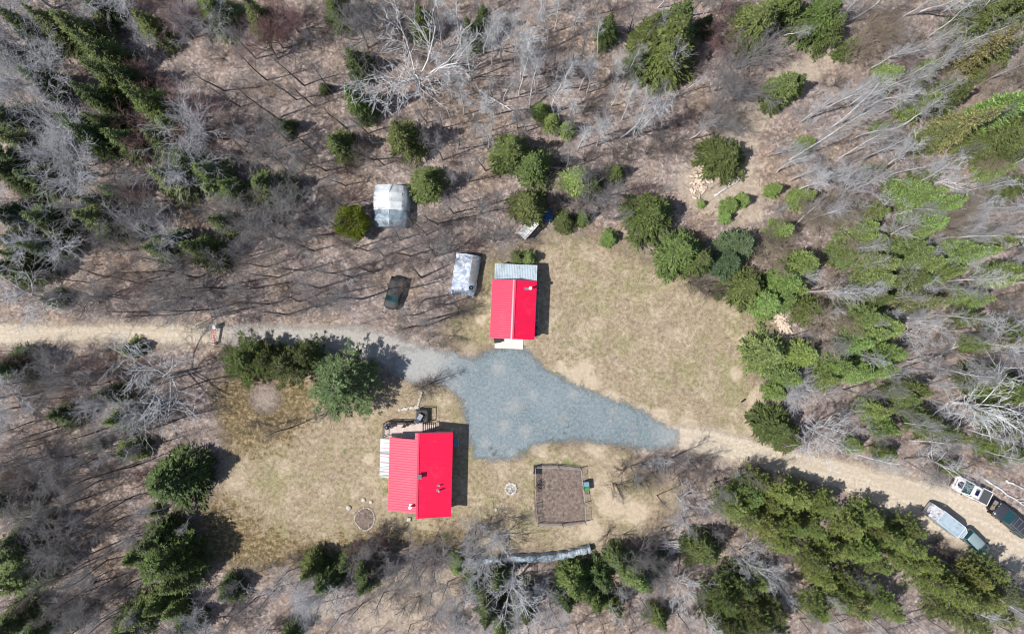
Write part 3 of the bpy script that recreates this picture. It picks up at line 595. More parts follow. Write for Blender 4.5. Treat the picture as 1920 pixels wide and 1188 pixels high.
o = thing('old_tyre', 'dark round tyre weighing down the silver tarp beside the garage', 'tyre', local(t, 0, 0), R(-9)); mb.tube(ty, 0.085, 8, cap=False); mb.build('rubber', M_RUBBER, o, True); MB().tube([(0.95, -1.75, 1.66), (0.96, -1.75, 1.7)], 0.13, 12).build('rim', M_RIM, o)

# shed and blue box under the spruce
sx, sy = G(990, 428, 1.9)
t = thing('small_shed', 'small shed with pale sloping roof half hidden under a spruce', 'shed', (sx, sy, 0), R(48))
MB().box((0, 0, 0.95), (2.2, 1.1, 1.9)).build('wall', simple('grey_boards', (0.22, 0.2, 0.18), 0.9), t)
mb = MB(); metal_panel(mb, (-1.3, 0.62, 2.12), (1.3, 0.62, 2.12), (-1.3, -0.68, 1.86), (1.3, -0.68, 1.86), 0.3, 0.02); mb.build('roof', simple('cream_sheet', (0.70, 0.66, 0.60), 0.6, 0.1), t)
opening(t, 'door', (0, -0.55, 0.9), 0.8, 1.7, 'S', glass=False)
sx, sy = G(1024, 404, 0.9)
t = thing('covered_crate', 'low crate under a dark blue tarp in spruce shade', 'crate', (sx, sy, 0), R(12))
tarp_tube('tarp', [(-0.8, 0.1), (-0.75, 0.85), (0.0, 1.0), (0.75, 0.85), (0.8, 0.1)], -0.7, 0.75, mat_tarp('blue_tarp', (0.015, 0.06, 0.16), (0.03, 0.10, 0.24), (0.01, 0.03, 0.08), 0.5), t, 0, 0.04, 10, 9)
MB().box((0, 0, 0.3), (1.4, 1.3, 0.58)).build('box', simple('crate_wood', (0.3, 0.25, 0.19), 0.9), t)

# long tarped woodpile: one cover over stacked wood
wp = [(887, 1059), (910, 1055), (940, 1053), (975, 1049), (1005, 1049), (1040, 1046), (1065, 1042), (1085, 1036), (1108, 1031)]
P = [Vector((*G(a, b, 1.1), 0)) for a, b in wp]
o0 = P[len(P) // 2]; t = thing('tarped_woodpile', 'long low woodpile under a crumpled blue grey tarp', 'woodpile', o0)
mb = MB(); rings = []; r = random.Random(8); N = 70
def along_pts(P, u):
    u *= len(P) - 1; i = min(int(u), len(P) - 2); return P[i].lerp(P[i + 1], u - i), (P[i + 1] - P[i]).normalized()
for j in range(N + 1):
    p, d = along_pts(P, j / N); nn = Vector((-d.y, d.x, 0)); hh = 1.1 + 0.1 * math.sin(j * 0.5) + r.uniform(-.06, .06); wdt = 0.36 + 0.05 * math.sin(j * 0.8 + 1)
    ring = []
    for (u, z) in ((-1.25, 0.03), (-1.08, 0.45), (-1, 0.9), (-0.5, 1.0), (0, 1.05), (0.5, 1.0), (1, 0.88), (1.1, 0.4), (1.3, 0.03)):
        q = p - o0 + nn * (u * wdt + r.uniform(-.05, .05)) + Vector((0, 0, z * hh + (r.uniform(-.04, .04) if z > 0.1 else 0))); ring.append(q)
    rings.append(ring)
mb.loft(rings, closed=False, cap=False); mb.add(rings[0], [tuple(range(9))]); mb.add(rings[-1], [tuple(range(9))])
mb.build('tarp', mat_tarp('blue_grey_tarp', (0.26, 0.33, 0.38), (0.42, 0.48, 0.52), (0.09, 0.12, 0.14), 0.75, 1.1), t)
mb = MB()
for j in range(4, 66, 2):
    p, d = along_pts(P, j / N); nn = Vector((-d.y, d.x, 0)); q = p - o0
    for kk in range(3): mb.tube([q - nn * 0.38 + Vector((0, 0, 0.2 + kk * 0.28)), q + nn * 0.38 + Vector((0, 0, 0.2 + kk * 0.28))], 0.11, 7)
mb.build('stacked_wood', simple('split_wood', (0.36, 0.26, 0.17), 0.9, 0.3), t)

# ------------------------------------------------------------------ vehicles (local +x is the front)
def section(x, w, zb, zt, sh=0.06, crown=0.03):
    return [(x, -w + 0.06, zb), (x, -w, zb + 0.12), (x, -w, zt - sh * 1.4), (x, -w + sh, zt - sh * 0.3), (x, -w * 0.55, zt + crown * 0.7), (x, 0, zt + crown),
            (x, w * 0.55, zt + crown * 0.7), (x, w - sh, zt - sh * 0.3), (x, w, zt - sh * 1.4), (x, w, zb + 0.12), (x, w - 0.06, zb)]
def greenhouse(t, rows, paint, roof_from, roof_to, pillar=True):
    """rows (x, half width bottom, half width top, z bottom, z top): glass cab with painted roof and pillars"""
    mb = MB()
    mb.loft([[(x, -wb, zb), (x, -wt, zt), (x, wt, zt), (x, wb, zb)] for x, wb, wt, zb, zt in rows])
    return mb
def wheel(t, x, y, r_=0.34, wd=0.24):
    sgn = 1 if y > 0 else -1
    mb = MB(); mb.loft([[(x + q * math.cos(a * math.pi / 10), y + yy, r_ + q * math.sin(a * math.pi / 10)) for a in range(20)] for q, yy in ((r_ * 0.62, -wd / 2), (r_ * 0.95, -wd / 2), (r_, -wd / 3), (r_, wd / 3), (r_ * 0.95, wd / 2), (r_ * 0.62, wd / 2))])
    wv = mb.build('wheel', M_RUBBER, t, True)
    MB().tube([(x, y + sgn * wd * 0.42, r_), (x, y + sgn * (wd * 0.5 + 0.01), r_)], r_ * 0.6, 14).build('rim', M_RIM, wv)
def car(name, label, cat, px, py, head, L, W, Hh, paint, style='suv', group=None, rack=False, stripes=None, roofcol=None):
    x, y = G(px, py, Hh * 0.7); t = thing(name, label, cat, (x, y, 0), R(head), group)
    h = L / 2; w_ = W / 2; zb = 0.28; hood = Hh * 0.60; belt = Hh * 0.63
    xw0, xw1 = h - L * 0.235, h - L * 0.235 - L * 0.17          # windscreen base and top
    if style == 'truck': xr1, xr0 = -h + L * 0.36, -h + L * 0.335
    else: xr1, xr0 = -h + L * 0.10, -h + L * 0.02
    rows = [section(h, w_ * 0.66, zb + 0.12, hood * 0.78), section(h - 0.08, w_ * 0.82, zb + 0.05, hood * 0.9), section(h - 0.3, w_ * 0.95, zb, hood * 0.96), section(h - L * 0.12, w_, zb, hood), section(xw0, w_, zb, belt)]
    if style == 'truck': rows += [section(xr0 + 0.3, w_, zb, belt), section(xr0, w_, zb, belt)]
    else: rows += [section(-h + 0.5, w_, zb, belt), section(-h + 0.12, w_ * 0.95, zb + 0.02, belt * 0.98), section(-h, w_ * 0.86, zb + 0.15, belt * 0.9)]
    mb = MB(); mb.loft(rows); body = mb.build('body', paint, t, True)
    # cab
    gl = MB(); wt = w_ * 0.76; gl.loft([[(xx, -wb, z0), (xx2, -wt_, z1), (xx2, wt_, z1), (xx, wb, z0)] for xx, xx2, wb, wt_, z0, z1 in ((xw0 + 0.02, xw1, w_ * 0.9, wt, belt - 0.02, Hh - 0.05), ((xw0 + xr0) / 2, (xw1 + xr1) / 2, w_ * 0.93, wt * 1.03, belt - 0.02, Hh - 0.035), (xr0, xr1, w_ * 0.88, wt * 0.97, belt - 0.02, Hh - 0.06))])
    gl.build('windows', M_CARGLASS, t)
    rp = MB(); n = 7
    rp.loft([[(xx, -ww, Hh - 0.07), (xx, -ww * 0.92, Hh - 0.02 + cz), (xx, 0, Hh + cz + 0.015), (xx, ww * 0.92, Hh - 0.02 + cz), (xx, ww, Hh - 0.07)] for xx, ww, cz in ((xw1 + 0.04, wt * 0.98, -0.035), (xw1 - 0.2, wt * 1.03, -0.005), ((xw1 + xr1) / 2, wt * 1.05, 0.0), (xr1 + 0.25, wt * 1.02, -0.005), (xr1 - 0.05, wt * 0.96, -0.04))])
    roof = rp.build('roof', roofcol or paint, t, True)
    for s_ in (-1, 1):
        for q0, q1, rr in (((xw0 + 0.02, s_ * w_ * 0.9, belt - 0.02), (xw1, s_ * wt, Hh - 0.05), 0.045), (((xw0 + xr0) / 2, s_ * w_ * 0.935, belt - 0.02), ((xw1 + xr1) / 2, s_ * wt * 1.03, Hh - 0.045), 0.05), ((xr0, s_ * w_ * 0.88, belt - 0.02), (xr1, s_ * wt * 0.97, Hh - 0.06), 0.06)):
            MB().tube([q0, q1], rr, 6).build('pillar', paint, t)
    for s_ in (-1, 1):
        MB().box((h - 0.13, s_ * w_ * 0.68, hood * 0.80), (0.2, w_ * 0.3, 0.14)).build('headlight', M_LAMPG, t, bevel=0.03)
        mi = MB().box((xw0 - 0.15, s_ * (w_ + 0.1), belt + 0.05), (0.12, 0.22, 0.16)).build('mirror', M_BLACK, t, bevel=0.03)
        MB().box((-h + 0.05, s_ * w_ * 0.8, belt * 0.8), (0.1, 0.16, 0.22)).build('tail_lamp', M_TAIL, t)
        for xx in (h - L * 0.17, -h + L * 0.2): wheel(t, xx, s_ * (w_ - 0.1))
    MB().box((h - 0.02, 0, zb + 0.2), (0.12, W * 0.8, 0.2)).build('bumper', M_BLACK, t, bevel=0.04)
    MB().box((h - 0.01, 0, hood * 0.68), (0.06, W * 0.42, 0.16)).build('grille', M_BLACK, t)
    if style == 'truck':
        b = MB(); bx0, bx1 = -h, xr0 - 0.03
        for s_ in (-1, 1): b.box(((bx0 + bx1) / 2, s_ * (w_ - 0.06), (zb + belt) / 2 + 0.05), (bx1 - bx0, 0.1, belt - zb - 0.1))
        b.box((bx0 + 0.05, 0, (zb + belt) / 2 + 0.05), (0.09, W - 0.24, belt - zb - 0.12)); bed = b.build('bed', paint, t, bevel=0.02)
        f = MB().box(((bx0 + bx1) / 2, 0, 0.62), (bx1 - bx0 - 0.02, W - 0.26, 0.06)).build('bed_floor', simple('bed_liner', (0.05, 0.05, 0.055), 0.8), bed)
        c_ = MB()
        for k in range(6): c_.box((bx0 + 0.25 + k * (bx1 - bx0 - 0.4) / 5, 0, belt - 0.02), (0.045, W - 0.2, 0.03))
        c_.box(((bx0 + bx1) / 2 + 0.02, 0, belt - 0.05), (bx1 - bx0 - 0.12, W - 0.24, 0.03)); c_.build('bed_cover', simple('grey_cover', (0.07, 0.075, 0.08), 0.6), bed)
    if stripes:
        MB().loft([[(h - 0.42, -0.16, hood + 0.005), (h - 0.42, -0.16, hood + 0.03), (h - 0.42, 0.16, hood + 0.03), (h - 0.42, 0.16, hood + 0.005)], [(h - 0.7, -0.44, hood + 0.02), (h - 0.7, -0.44, hood + 0.047), (h - 0.7, 0.44, hood + 0.047), (h - 0.7, 0.44, hood + 0.02)], [(xw0 + 0.06, -0.4, belt + 0.0), (xw0 + 0.06, -0.4, belt + 0.05), (xw0 + 0.06, 0.4, belt + 0.05), (xw0 + 0.06, 0.4, belt + 0.0)]]).build('hood_panel', stripes, body, bevel=0.01)
        MB().box((xw1 - 0.62, 0, Hh + 0.005), (0.5, 0.85, 0.05)).build('sunroof', stripes, roof, bevel=0.02)
        MB().box((h - 0.22, 0.0, hood * 0.945), (0.12, W * 0.56, 0.05)).build('hood_edge', stripes, body, bevel=0.02)
    if rack:
        rb = MB()
        for s_ in (-1, 1): rb.tube([(xw1 - 0.15, s_ * wt * 0.85, Hh + 0.08), (xr1 + 0.2, s_ * wt * 0.85, Hh + 0.08)], 0.025, 6)
        for k in range(4): xx = xw1 - 0.3 + (xr1 + 0.35 - xw1 + 0.3) * k / 3; rb.tube([(xx, -wt * 0.85, Hh + 0.085), (xx, wt * 0.85, Hh + 0.085)], 0.02, 6); [rb.tube([(xx, s_ * wt * 0.85, Hh - 0.04), (xx, s_ * wt * 0.85, Hh + 0.08)], 0.02, 5) for s_ in (-1, 1)]
        rb.build('roof_rack', M_GREYMET, roof)
    return t
def paint(name, c, rough=0.25): return simple(name, c, rough, 0.05, 3, 0.0, 0.6, 0.6)
car('pickup_truck', 'white pickup with dark hood panel and sunroof, front toward upper left', 'pickup', 1826, 920, 153.5, 4.95, 1.9, 1.75, paint('white_paint', (0.74, 0.72, 0.70)), 'truck', stripes=simple('navy_panel', (0.012, 0.012, 0.045), 0.3))
car('suv', 'dark grey SUV with a roof rack, at the right edge of the dirt road', 'SUV', 1901, 977, 139, 4.9, 1.95, 1.75, paint('dark_grey_paint', (0.04, 0.042, 0.05)), 'suv', rack=True)
car('suv', 'grey green SUV under bare branches, towing the tarp-covered trailer', 'SUV', 1833, 1019, -45, 3.9, 1.65, 1.6, paint('green_grey_paint', (0.10, 0.15, 0.165)), 'suv', roofcol=paint('pale_green_grey', (0.22, 0.29, 0.30)))
car('suv', 'black SUV parked among bare trees above the left dirt road', 'SUV', 738, 549.5, 255, 4.1, 1.8, 1.6, simple('dusty_black_paint', (0.035, 0.034, 0.036), 0.6, 0.3), 'suv')
# covered trailer
x, y = G(1784, 983, 1.9)
t = thing('covered_trailer', 'trailer under a silver blue tarp beside the right dirt road', 'trailer', (x, y, 0), R(-37.8))
M_TT = mat_tarp('silver_blue_tarp', (0.30, 0.38, 0.44), (0.42, 0.50, 0.55), (0.20, 0.28, 0.34), 0.8, 0.9)
mb = MB()
def plan(z, s_): return [(-1.75, -0.8 * s_, z), (1.55, -0.8 * s_, z), (2.1 * (0.9 + 0.1 * s_), -0.42 * s_, z), (2.1 * (0.9 + 0.1 * s_), 0.42 * s_, z), (1.55, 0.8 * s_, z), (-1.75, 0.8 * s_, z)]
mb.loft([plan(0.45, 1.12), plan(1.2, 1.1), plan(2.0, 1.0), plan(2.03, 0.9)]); mb.build('tarp', M_TT, t)
mb = MB(); mb.loft([[(-1.752, -0.86, 0.5), (-1.752, -0.8, 1.98), (-1.752, 0.8, 1.98), (-1.752, 0.86, 0.5)], [(-2.95, -0.86, 0.45), (-2.95, -0.8, 1.1), (-2.95, 0.8, 1.1), (-2.95, 0.86, 0.45)]]); tag(mb.build('rear_ramp', mat_tarp('speckled_sheet', (0.5, 0.5, 0.53), (0.62, 0.62, 0.64), (0.1, 0.1, 0.13), 0.9, 3.5), t), 'speckled sloping rear')
mb = MB(); E = [Vector(p) + Vector((0, 0, 0.02)) for p in plan(2.0, 1.0)]
for i in range(6): mb.tube([E[i], E[(i + 1) % 6]], 0.03, 6)
mb.tube([E[1] + Vector((0, 0, .02)), E[4] + Vector((0, 0, .02))], 0.03, 6); mb.build('tarp_edge', M_WHITEMET, t)
for s_ in (-1, 1): wheel(t, -0.6, s_ * 0.8, 0.3, 0.2)
MB().tube([(2.1, 0, 0.5), (3.2, 0, 0.48)], 0.05, 6).build('drawbar', M_BLACK, t)
MB().box((0, 0, 0.4), (4.0, 1.5, 0.1)).build('chassis', M_BLACK, t)
# small open trailer between the truck and the dark SUV
x, y = G(1868.5, 951, 0.8)
t = thing('utility_trailer', 'small open trailer with odds and ends, hitched behind the white pickup', 'trailer', (x, y, 0), R(147))
mb = MB()
for s_ in (-1, 1): mb.box((0, s_ * 0.78, 0.72), (1.6, 0.05, 0.45))
for s_ in (-1, 1): mb.box((s_ * 0.78, 0, 0.72), (0.05, 1.5, 0.45))
mb.build('box', M_BLACK, t); MB().box((0, 0, 0.52), (1.54, 1.5, 0.05)).build('floor', simple('trailer_floor', (0.2, 0.19, 0.18), 0.9), t)
MB().tube([(0.8, 0, 0.5), (1.7, 0, 0.5)], 0.04, 6).build('drawbar', M_BLACK, t)
for s_ in (-1, 1): wheel(t, 0, s_ * 0.93, 0.26, 0.16)
tl = t
for (px_, py_, d, c, nm, lb, sm) in ((-0.4, 0.35, (0.35, 0.3, 0.3), (0.62, 0.3, 0.08), 'tool_box', 'orange box lying in the small open trailer', 'bx'), (-0.3, -0.25, (0.42, 0.34, 0.34), (0.72, 0.7, 0.68), 'plastic_tub', 'white tub lying in the small open trailer', 'bx'), (0.35, 0.2, (0.5, 0.5, 0.22), (0.28, 0.2, 0.14), 'wooden_crate', 'brown crate lying in the small open trailer', 'bx')):
    o = thing(nm, lb, 'box', local(tl, px_, py_, 0.55), R(160)); MB().box((0, 0, d[2] / 2), d, top=0.92).build('body', simple(nm, c, 0.6), o, bevel=0.03); MB().box((0, 0, d[2] + 0.02), (d[0] * 0.98, d[1] * 0.98, 0.04)).build('lid', simple(nm + '_lid', tuple(q * 0.85 for q in c), 0.6), o, bevel=0.01)

# ------------------------------------------------------------------ garden fence, bins, hoops
fp = [(1003.5, 873), (1047, 873), (1088.5, 877), (1092, 911), (1096, 942), (1097.5, 977), (1054.5, 981.5), (1008.5, 980.5), (1004.5, 944), (1003.8, 910)]
FP = [Vector((*G(*p), 0)) for p in fp]; fo = sum(FP, Vector()) / len(FP)
fence = thing('garden_fence', 'wire fence on thin posts round the bare brown garden plot', 'fence', fo)
M_WIRE = simple('galvanised_wire', (0.34, 0.33, 0.33), 0.5, metal=0.3); M_POST = simple('fence_post', (0.13, 0.11, 0.095), 0.9)
for i, p in enumerate(FP):
    q = p - fo; MB().tube([q, q + Vector((0, 0, 1.45))], 0.05, 7).build('post', M_POST, fence)
for i in range(len(FP)):
    a, b = FP[i] - fo, FP[(i + 1) % len(FP)] - fo; L = (b - a).length; mb = MB()
    for z in np.arange(0.08, 1.31, 0.2): mb.tube([a + Vector((0, 0, z)), (a + b) / 2 + Vector((0, 0, z - 0.03)), b + Vector((0, 0, z))], 0.009 if z < 1.2 else 0.022, 4, cap=False)
    n = int(L / 0.18)
    for k in range(1, n): q = a.lerp(b, k / n); mb.tube([q, q + Vector((0, 0, 1.3))], 0.006, 3, cap=False)
    mb.build('wire_panel', M_WIRE, fence)
t = thing('pallet', 'black slatted pallet leaning in the upper left corner of the garden', 'pallet', (*G(1007.5, 880), 0.02), R(-3))
mb = MB()
for k in range(5): mb.box((-0.4 + k * 0.2, 0, 0.14), (0.14, 1.05, 0.03))
mb.build('slats', M_BLACK, t)
for y in (-0.45, 0, 0.45): MB().box((0, y, 0.06), (1.0, 0.09, 0.12)).build('bearer', M_BLACK, t)
for k, (a, b) in enumerate(((1010, 903), (1010, 908.5), (1010.5, 914.5))):
    t = thing('plant_hoop', ['topmost', 'middle', 'lowest'][k] + ' of three black wire plant hoops inside the garden fence', 'plant support', (*G(a, b), 0), 0, 'plant hoops in the garden')
    for z, r_ in ((0.3, 0.16), (0.75, 0.24)): mb = MB(); mb.tube([(r_ * math.cos(q * math.pi / 8), r_ * math.sin(q * math.pi / 8), z) for q in range(17)], 0.028, 6, cap=False); mb.build('ring', M_BLACK, t)
    for q in range(3): MB().tube([(0.1 * math.cos(q * 2.1), 0.1 * math.sin(q * 2.1), 0), (0.25 * math.cos(q * 2.1), 0.25 * math.sin(q * 2.1), 0.8)], 0.018, 5).build('leg', M_BLACK, t)
for (a, b, c, lid, lb) in ((1099.5, 907.5, (0.06, 0.10, 0.13), (0.17, 0.27, 0.33), 'grey blue wheeled bin against the right side of the garden fence'), (1100.3, 916.5, (0.03, 0.06, 0.03), (0.05, 0.22, 0.07), 'green lidded wheeled bin against the right side of the garden fence')):
    x, y = G(a, b, 1.0); t = thing('wheeled_bin', lb, 'bin', (x, y, 0), R(4), 'bins by the garden fence')
    MB().loft([[(-0.26, -0.24, 0.05), (0.26, -0.24, 0.05), (0.26, 0.24, 0.05), (-0.26, 0.24, 0.05)], [(-0.34, -0.29, 1.0), (0.36, -0.29, 1.0), (0.36, 0.29, 1.0), (-0.34, 0.29, 1.0)]]).build('body', simple('bin_body', c, 0.5), t, bevel=0.03)
    MB().loft([[(-0.38, -0.31, 1.01), (0.38, -0.31, 1.01), (0.38, 0.31, 1.01), (-0.38, 0.31, 1.01)], [(-0.34, -0.27, 1.1), (0.33, -0.27, 1.08), (0.33, 0.27, 1.08), (-0.34, 0.27, 1.1)]]).build('lid', simple('bin_lid', lid, 0.4), t, bevel=0.02)
    for s_ in (-1, 1): MB().tube([(-0.3, s_ * 0.2 - 0.03, 0.12), (-0.3, s_ * 0.2 + 0.03, 0.12)], 0.12, 12).build('wheel', M_RUBBER, t)
    MB().tube([(-0.4, -0.2, 0.98), (-0.4, 0.2, 0.98)], 0.02, 6).build('handle', M_BLACK, t)
x, y = G(1100.6, 924, 0.3); t = thing('planter_box', 'low pale pink planter box below the green bin', 'planter', (x, y, 0), R(4))
mb = MB(); mb.box((-0.24, 0, 0.14), (0.04, 0.5, 0.28)); mb.box((0.24, 0, 0.14), (0.04, 0.5, 0.28)); mb.box((0, 0.23, 0.14), (0.44, 0.04, 0.28)); mb.box((0, -0.23, 0.14), (0.44, 0.04, 0.28)); mb.build('box', simple('pink_paint', (0.58, 0.40, 0.37), 0.7), t); MB().box((0, 0, 0.12), (0.43, 0.41, 0.2)).build('earth', simple('earth', (0.2, 0.14, 0.11), 0.95), t)

# ------------------------------------------------------------------ barrier gate across the left drive
gx, gy = G(402, 612, 0.9); t = thing('barrier_gate', 'red and white barrier gate across the left dirt road', 'gate', (gx, gy, 0), 0)
bx, by = G(400, 644, 0.6)
MB().box((0, 0, 0.55), (0.5, 0.5, 1.1)).build('gate_box', M_WHITEMET, t, bevel=0.04)
mb = MB(); v0 = Vector((0, -0.2, 0.9)); v1 = Vector((bx - gx, by - gy, 0.78)); n = 12
for k in range(n):
    a, b = v0.lerp(v1, k / n), v0.lerp(v1, (k + 1) / n)
    for dx in (-0.085, 0.085): mb.tube([a + Vector((dx, 0, 0)), b + Vector((dx, 0, 0))], 0.08, 6, k % 2)
    mb.box(((a + b) / 2), (0.22, 0.05, 0.05), m=2)
mb.build('arm', [simple('pale_pink_white', (0.72, 0.52, 0.5), 0.5), simple('gate_red', (0.6, 0.16, 0.16), 0.5), M_BLACK], t)
MB().box((bx - gx, by - gy, 0.3), (0.36, 0.36, 0.6), top=0.8).build('rest_post', M_CONC, t, bevel=0.03)
MB().tube([(0.28, 0.35, 0), (0.3, 0.4, 1.2)], 0.06, 8).build('hinge_post', M_WHITEMET, t)

# ------------------------------------------------------------------ stones, logs
def rock_mesh(seed):
    r = np.random.RandomState(seed); import bmesh
    bm = bmesh.new(); bmesh.ops.create_icosphere(bm, subdivisions=2, radius=1.0)
    k = r.randn(6, 3)
    for v in bm.verts:
        d = v.co.normalized(); f = 1 + 0.09 * sum(math.sin(2.2 * (d.x * q[0] + d.y * q[1] + d.z * q[2]) + q[0] * 3) for q in k) / 2
        v.co = d * f; v.co.z *= 0.7
    me = bpy.data.meshes.new('stone'); bm.to_mesh(me); bm.free(); me.materials.append(M_STONE); return me
ROCKS = [rock_mesh(i) for i in range(5)]
rnd = random.Random(77)
def stone(px, py, r_, label, group):
    o = bpy.data.objects.new('stone', rnd.choice(ROCKS)); col.objects.link(o); x, y = G(px, py); o.location = (x, y, r_ * 0.35)
    o.rotation_euler = (0, 0, rnd.random() * 6.3); o.scale = (r_ * rnd.uniform(.8, 1.3), r_ * rnd.uniform(.8, 1.2), r_ * rnd.uniform(.7, 1.0)); tag(o, label, 'stone', group)
RP = np.array([(668, 962), (680, 951), (694, 952), (702, 964), (702, 980), (692, 993), (682, 995), (668, 983), (664, 972)], float); RP = smooth_poly(RP, 3)
Lr = np.concatenate([[0], np.cumsum(np.linalg.norm(np.diff(np.vstack([RP, RP[:1]]), axis=0), axis=1))])
for u in np.arange(0, Lr[-1], 3.3):
    i = min(np.searchsorted(Lr, u, 'right') - 1, len(RP) - 1); q = RP[i] + (RP[(i + 1) % len(RP)] - RP[i]) * (u - Lr[i]) / max(1e-6, Lr[i + 1] - Lr[i])
    stone(q[0] + rnd.uniform(-.4, .4), q[1] + rnd.uniform(-.4, .4), rnd.uniform(0.065, 0.115), 'pale stone edging the round flower bed left of the house', 'stones edging the round flower bed')
for k in range(17):
    a = k / 17 * 6.283; stone(958 + 9.5 * math.cos(a), 916 + 10 * math.sin(a), rnd.uniform(0.12, 0.2), 'pale stone in the fire pit ring beside the garden', 'stones ringing the fire pit')
for k in range(6): stone(958 + rnd.uniform(-5, 5), 916 + rnd.uniform(-5, 5), rnd.uniform(0.1, 0.18), 'grey rubble stone inside the fire pit ring', 'rubble in the fire pit')
for px, py, r_, lb in ((654, 951, 0.3, 'white flat stone farthest left of the round flower bed'), (681.5, 937, 0.24, 'white flat stone directly above the round flower bed'), (695.4, 941, 0.24, 'white flat stone between the flower bed and the house'), (930, 955, 0.2, 'small pale stone alone in the grass below left of fire pit')): stone(px, py, r_, lb, 'pale stones in the grass')
for k in range(11): stone(749 + k * 3.4, 768 - (k * 0.7 if k < 6 else 3 + (k - 5) * 0.3) + rnd.uniform(-1, 1), rnd.uniform(0.16, 0.27), 'pale stone in the short row above the house deck', 'stones in a row above the deck')
for k in range(7): stone(783 + k * 1.3, 762 - k * 4.2, rnd.uniform(0.12, 0.2), 'grey stone in the short path leading up from the deck', 'stones in the path above the deck')
def split_log(seed):
    r = random.Random(seed); mb = MB(); L = 0.42; R0 = 0.16
    n = r.choice((4, 5, 5)); a0 = r.random() * 0.6
    prof = [(0, -0.02)] + [(R0 * math.cos(a0 + q * 1.5 / (n - 2)), R0 * math.sin(a0 + q * 1.5 / (n - 2))) for q in range(n - 1)]
    mb.loft([[(-L / 2, x, z) for x, z in prof], [(L / 2, x * 1.05, z) for x, z in prof]])
    me_o = mb.build('firewood', [simple('fresh_split_wood', (0.60, 0.49, 0.39), 0.85, 0.25, 6)]); me = me_o.data; bpy.data.objects.remove(me_o); return me
SPL = [split_log(i) for i in range(5)]
def firewood(px, py, z, label, group, s_=1.0):
    o = bpy.data.objects.new('firewood', rnd.choice(SPL)); col.objects.link(o); x, y = G(px, py); o.location = (x, y, z); o.scale = (s_ * rnd.uniform(0.8, 1.25), s_, s_)
    o.rotation_euler = (rnd.uniform(-.5, .5), rnd.uniform(-.4, .4), rnd.random() * 6.3); tag(o, label, 'firewood', group); return o
for k in range(95):
    u = rnd.random(); px = 1454 + u * 22 + rnd.gauss(0, 5.5); py = 586 + u * 40 + rnd.gauss(0, 5); d = abs(px - 1454 - u * 22) / 6
    firewood(px, py, 0.1 + max(0, 0.38 - d * 0.2) * rnd.random(), 'pale split log in the heap at the right edge of the lawn', 'split logs heaped at the lawn edge', 1.15)
for k in range(75):
    px = 1312 + rnd.gauss(0, 9); py = 340 + rnd.gauss(0, 15); firewood(px, py, 0.09, 'pale split log in the scatter left of the round pine', 'split logs scattered above the lawn', rnd.uniform(0.8, 1.5))
def pole(name, p0, p1, r0, r1, mat, color, label, cat, group=None, br=0, z0=0.12, z1=0.12, seed=0):
    """lying trunk with stubs"""
    r = random.Random(seed); a = Vector((*G(*p0), z0)); b = Vector((*G(*p1), z1)); t = thing(name, label, cat, a, 0, group); d = b - a; n = 7
    mb = MB(); mb.tube([d * (k / n) + Vector((r.uniform(-.08, .08), r.uniform(-.08, .08), 0)) for k in range(n + 1)], [r0 + (r1 - r0) * k / n for k in range(n + 1)], 8); mb.build('trunk', mat, t, True, color=color)
    for k in range(br):
        q = d * r.uniform(0.35, 0.97); s_ = r.choice((-1, 1)); dv = (d.normalized() * r.uniform(0.5, 1) + Vector((-d.y, d.x, 0)).normalized() * s_ * r.uniform(0.3, 0.9) + Vector((0, 0, r.uniform(0.1, 0.5)))).normalized(); l = r.uniform(0.5, 1.6)
        MB().tube([q, q + dv * l * 0.5, q + dv * l + Vector((0, 0, -0.1 * l))], [r1 * 0.9, r1 * 0.6, r1 * 0.2], 5).build('branch', mat, t, color=color)
    return t
for k in range(16):
    u = k / 16; x0 = 1238 + rnd.uniform(-2, 16) + (k > 8) * 14; y0 = 1014 + (k % 8) * 1.9 + (k > 8) * 7 + rnd.uniform(-.5, .5)
    pole('birch_log', (x0, y0), (x0 + rnd.uniform(24, 34), y0 - 1.5 + rnd.uniform(-2.5, 2.5)), 0.1, 0.08, M_BIRCH, (0.68, 0.66, 0.64, 1), 'white birch pole lying in the stack right of the tarped woodpile', 'log', 'birch poles in a stack', 0, 0.1 + 0.12 * (k % 3), 0.1 + 0.12 * (k % 3), k)
WB = (0.66, 0.66, 0.66, 1)
for i, (p0, p1, lb, br) in enumerate((((898, 170), (966, 212), 'white fallen birch trunk across the upper woods above the garage', 3), ((1838, 893), (1925, 950), 'white fallen birch beside the right dirt road above the white pickup', 5), ((1884, 900), (1925, 918), 'short white fallen birch at the right edge above the pickups', 2),
        ((1756, 1046), (1850, 1090), 'white fallen birch among pines below the tarp-covered trailer', 9), ((1752, 670), (1824, 632), 'pale leaning dead trunk in the right woods above a dark hollow', 5), ((1812, 695), (1900, 683), 'long pale dead trunk near the right edge of the woods', 4), ((1338, 368), (1385, 340), 'pale dead trunk lying beside the small green pines above the lawn', 4), ((1338, 398), (1290, 430), 'thin straw coloured pole lying above the lawn', 0), ((1154, 405), (1188, 389), 'pale fallen branch just left of the round spruce', 3), ((560, 262), (590, 285), 'grey fallen branch in the woods above the tarp shelter', 2), ((1425, 105), (1384, 140), 'brown fallen trunk beside the upper trail', 2))):
    pole('fallen_trunk', p0, p1, 0.15 if br else 0.06, 0.06, M_BIRCH, WB if 'white' in lb or 'pale' in lb else (0.36, 0.31, 0.24, 1), lb, 'fallen trunk', None, br, 0.15, 0.25, i)
pole('log', (1389, 753), (1397, 748), 0.12, 0.1, M_BARK, (0.04, 0.035, 0.03, 1), 'short black log lying alone on the right part of the lawn', 'log')
